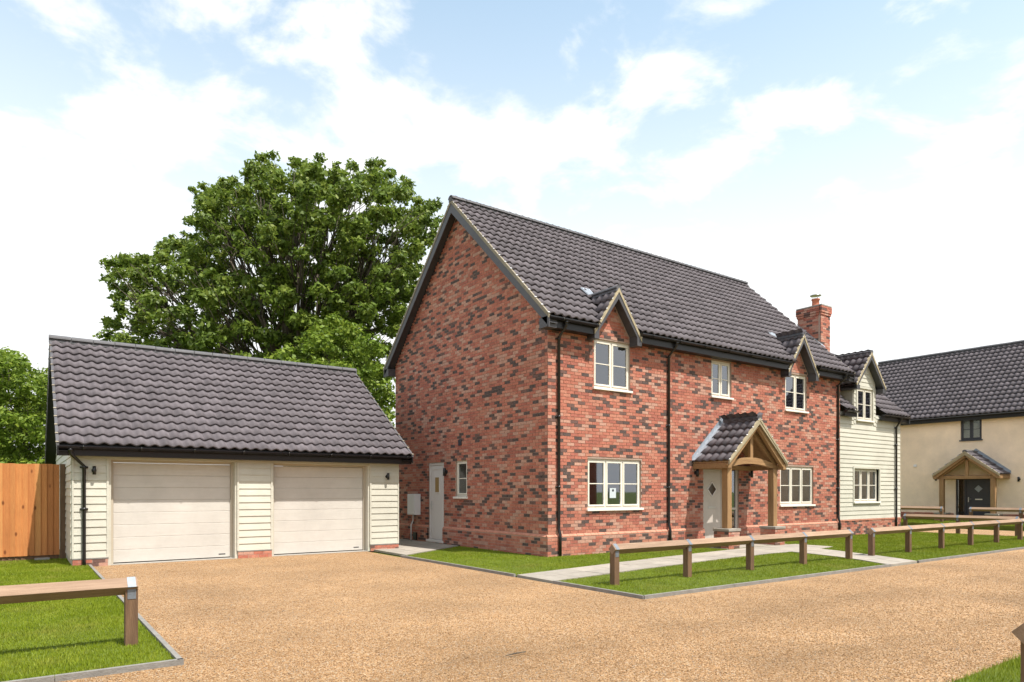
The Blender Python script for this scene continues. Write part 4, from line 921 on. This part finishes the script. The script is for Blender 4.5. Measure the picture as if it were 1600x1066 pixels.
# ================================================================== knee rail fences
def knee_rail(label, ax, n, us, z0=0.0, ext_=(0.05, 0.05)):
    f = empty('rail_fence', P3(ax, us[0], n, z0), label, 'fence', 'low timber rail fences')
    rz = z0+.588; hd = .083; pw = .054
    def bx(m, a, b, c, d, e, g_): m.box(a, b, c, d, e, g_) if ax == 'Y' else m.box(c, d, a, b, e, g_); return m
    for i, u in enumerate(us):
        # notched post
        prf = [(-pw, z0-.1), (pw, z0-.1), (pw, rz-hd+pw+.004), (0, rz-hd+.004), (-pw, rz-hd+pw+.004)]
        mb = MB().prism([P3(ax, u-pw, n+a, z) for a, z in prf], (2*pw, 0, 0) if ax == 'Y' else (0, 2*pw, 0)); po = mb.build('post', 'post_z', f, bevel=.003)
        sw = .036; t = .004; pts = [(-pw-t, rz-.12), (-pw-t, rz-.02), (-hd-.004, rz+.0), (0, rz+hd+t), (hd+.004, rz), (pw+t, rz-.02), (pw+t, rz-.12)]
        inn = [(-pw, rz-.12), (-pw, rz-.022), (-hd, rz), (0, rz+hd), (hd, rz), (pw, rz-.022), (pw, rz-.12)]
        mb = MB()
        for k in range(6): mb.prism([P3(ax, u-sw, n+a, z) for a, z in (pts[k], pts[k+1], inn[k+1], inn[k])], (2*sw, 0, 0) if ax == 'Y' else (0, 2*sw, 0))
        mb.build('metal_strap', 'galv', f)
    for i in range(len(us)-1):
        a = us[i]+.0015-(ext_[0]*(1 if us[1] > us[0] else -1) if i == 0 else 0); b = us[i+1]-.0015+(ext_[1]*(1 if us[1] > us[0] else -1) if i == len(us)-2 else 0)
        prf = [(0, -hd), (hd, 0), (0, hd), (-hd, 0)]
        MB().prism([P3(ax, a, n+q, rz+z) for q, z in prf], (b-a, 0, 0) if ax == 'Y' else (0, b-a, 0)).build('rail', 'rail_x' if ax == 'Y' else 'rail_y', f, bevel=.004)
knee_rail('low timber rail fence on the left lawn in front of the garage', 'Y', 7.50, [0.87, -0.93, -2.73, -4.53])
knee_rail('low timber rail fence with five posts before the oak porch', 'Y', 7.80, [7.62, 9.36, 11.14, 12.92, 14.70], ext_=(.06, .06))
knee_rail('low timber rail fence right of the path gap, before the clad extension', 'Y', 7.82, [15.72, 17.50, 19.31, 21.11, 22.90, 24.71, 26.5])
knee_rail('low timber rail fence running back along the side lawn toward the extension corner', 'X', 26.62, [8.5, 10.25, 12.0])
knee_rail('far low timber rail left of the grey door before the rendered house', 'X', 32.0, [12.95, 14.7, 16.5], z0=.18)
knee_rail('far low timber rail right of the grey door before the rendered house', 'X', 32.0, [11.84, 10.1, 8.3, 6.5], z0=.18)
knee_rail('low timber rail end at the bottom right edge of the picture', 'Y', 1.62, [5.35, 7.15, 8.95], ext_=(.13, .05))

# ================================================================== trees
def tree(name, base, clumps, trunk_r, lean, label, leafm, per, lsize, seed, crad, group=None):
    """clumps: list of (centre, radius)"""
    rr = random.Random(seed); rg = np.random.default_rng(seed)
    T_ = empty(name, base, label, 'tree', group); B = Vector(base)
    cen = sum((Vector(c) for c, r in clumps), Vector())/len(clumps)
    m = MB(); fork = B+(cen-B)*0.42+Vector(lean); m.tube([B-Vector((0, 0, .2)), B+(fork-B)*.5+Vector((.1, .05, 0)), fork], [trunk_r*1.25, trunk_r, trunk_r*.8], 10)
    # main limbs reach out to k-means like centres, then twigs to each clump
    pts = [Vector(c) for c, r in clumps]; K = max(4, len(pts)//14); mains = rr.sample(pts, K)
    for _ in range(4):
        gsum = [[] for _ in mains]
        for p in pts: gsum[min(range(K), key=lambda i: (mains[i]-p).length)].append(p)
        mains = [sum(g_, Vector())/len(g_) if g_ else mains[i] for i, g_ in enumerate(gsum)]
    for i, mc in enumerate(mains):
        if not gsum[i]: continue
        a = fork+(B-fork)*rr.uniform(-.25, .35); tgt = a+(mc-a)*.85; mid = a+(tgt-a)*.5+Vector((rr.uniform(-1, 1), rr.uniform(-1, 1), rr.uniform(-.6, 1.0)))
        R0 = trunk_r*.28; m.tube([a, mid, tgt], [R0, R0*.6, R0*.34], 7)
        for p in gsum[i]:
            s = mid+(tgt-mid)*rr.uniform(.2, 1.0); q = s+(p-s)*.5+Vector((rr.uniform(-.25, .25), rr.uniform(-.25, .25), rr.uniform(-.1, .35)))
            m.tube([s, q, p], [R0*.22, R0*.14, R0*.05], 5)
    m.build('trunk', 'bark', T_, smooth=True)
    Vs = []
    for c, r in clumps:
        n = int(per*(r/crad)**2); u = rg.normal(size=(n, 3)); u /= np.linalg.norm(u, axis=1)[:, None]; rad = r*np.power(rg.uniform(0, 1, n), .5)*(1+.3*np.sin(u[:, 0]*5+c[0]*3)*np.sin(u[:, 2]*6+c[1]*2))
        p = u*rad[:, None]*np.array([1, 1, .72])+np.array(c)
        nr_ = u*.6+rg.normal(size=(n, 3))*.6+np.array([0, 0, .5]); nr_ /= np.linalg.norm(nr_, axis=1)[:, None]
        a = np.cross(nr_, rg.normal(size=(n, 3))); a /= np.linalg.norm(a, axis=1)[:, None]; b = np.cross(nr_, a); s = lsize*rg.uniform(.6, 1.25, n)[:, None]
        Vs.append(np.stack([p-a*s*.55, p+b*s*.32-nr_*s*.05, p+a*s*.55-nr_*s*.12, p-b*s*.32-nr_*s*.05], 1))
    V = np.concatenate(Vs).reshape(-1, 3); F = np.arange(len(V)).reshape(-1, 4)
    me = mesh_np('crown', V-np.array(base), F, [MATS[leafm]]); link('crown', me, base, T_)
def at_px(px, py, dep):
    s = (px-800)/1066.7*dep; return (dep*FW[0]+s*RT[0], dep*FW[1]+s*RT[1], CAMH-(py-768)/1066.7*dep)
def crown(outline, dep, ddep, n, rmin, rmax, seed, holes=()):
    """clump centres spread through a crown volume whose side view is a rough polygon in metres"""
    rr = random.Random(seed); xs = [p[0] for p in outline]; ys = [p[1] for p in outline]; poly = outline; res = []; tries = 0
    cx_ = sum(xs)/len(xs); hw = (max(xs)-min(xs))/2
    while len(res) < n and tries < 60000:
        tries += 1; x = rr.uniform(min(xs), max(xs)); y = rr.uniform(min(ys), max(ys))
        if not inpoly(np.array([x]), np.array([y]), poly)[0]: continue
        if any(math.hypot(x-hx, y-hy) < hr for hx, hy, hr in holes): continue
        t = math.sqrt(max(0.05, 1-((x-cx_)/hw)**2)); d = dep+rr.uniform(-1, 1)*ddep*t
        c = at_px(x, y, d); r = rr.uniform(rmin, rmax)
        if any((Vector(c)-Vector(q)).length < (r+s)*.60 for q, s in res): continue
        res.append((c, r))
    return res
oakp = [(160, 528), (175, 505), (200, 478), (182, 455), (178, 415), (212, 395), (248, 415), (258, 380), (300, 372), (310, 310), (345, 290), (380, 285), (400, 262), (435, 256), (470, 262), (500, 256), (530, 275), (555, 258), (590, 268), (625, 285), (640, 315), (668, 322), (680, 335), (665, 375), (650, 400), (648, 450), (640, 520), (600, 600), (420, 600), (300, 560)]
oc = crown(oakp, 33, 5.5, 760, .30, .62, 5, holes=[(512, 365, 16), (395, 420, 13), (560, 330, 12), (350, 500, 14), (470, 470, 12), (275, 470, 12), (420, 505, 12), (600, 400, 12)])
rt = random.Random(77)
for (ax_, ay_), (bx2, by2) in zip(oakp[1:26], oakp[2:27]):   # ragged tufts along the rim of the crown
    for q in range(3):
        t_ = rt.random(); px_, py_ = ax_+(bx2-ax_)*t_, ay_+(by2-ay_)*t_; ox, oy = px_-430, py_-480; ol = math.hypot(ox, oy); e_ = rt.uniform(2, 15)
        oc.append((at_px(px_+ox/ol*e_, py_+oy/ol*e_, 33+rt.uniform(-3, 3)), rt.uniform(.20, .36)))
bx_ = at_px(470, 768, 33); tree('oak_tree', (bx_[0], bx_[1], -.03), oc, .5, (0, 0, 0), 'large spreading dark green tree rising behind the garage roof', 'leaf_oak', 170, .21, 3, .5)
yc = crown([(400, 600), (430, 545), (475, 520), (520, 495), (560, 510), (590, 545), (612, 575), (618, 650), (600, 760), (470, 760)], 27.0, 2.2, 150, .32, .6, 8)
bx_ = at_px(545, 768, 27.0); tree('young_tree', (bx_[0], bx_[1], -.03), yc, .16, (0, 0, 0), 'bright green smaller tree between garage roof and brick gable', 'leaf_lime', 190, .17, 9, .48)
lc = crown([(-130, 770), (-130, 600), (-70, 560), (-20, 552), (20, 556), (45, 575), (72, 580), (95, 620), (100, 770)], 34, 3.5, 250, .4, .75, 11)
bx_ = at_px(0, 768, 34); tree('field_tree', (bx_[0], bx_[1], -.03), lc, .25, (0, 0, 0), 'bright green tree behind the orange fence at the left edge', 'leaf_lime', 210, .2, 13, .6)
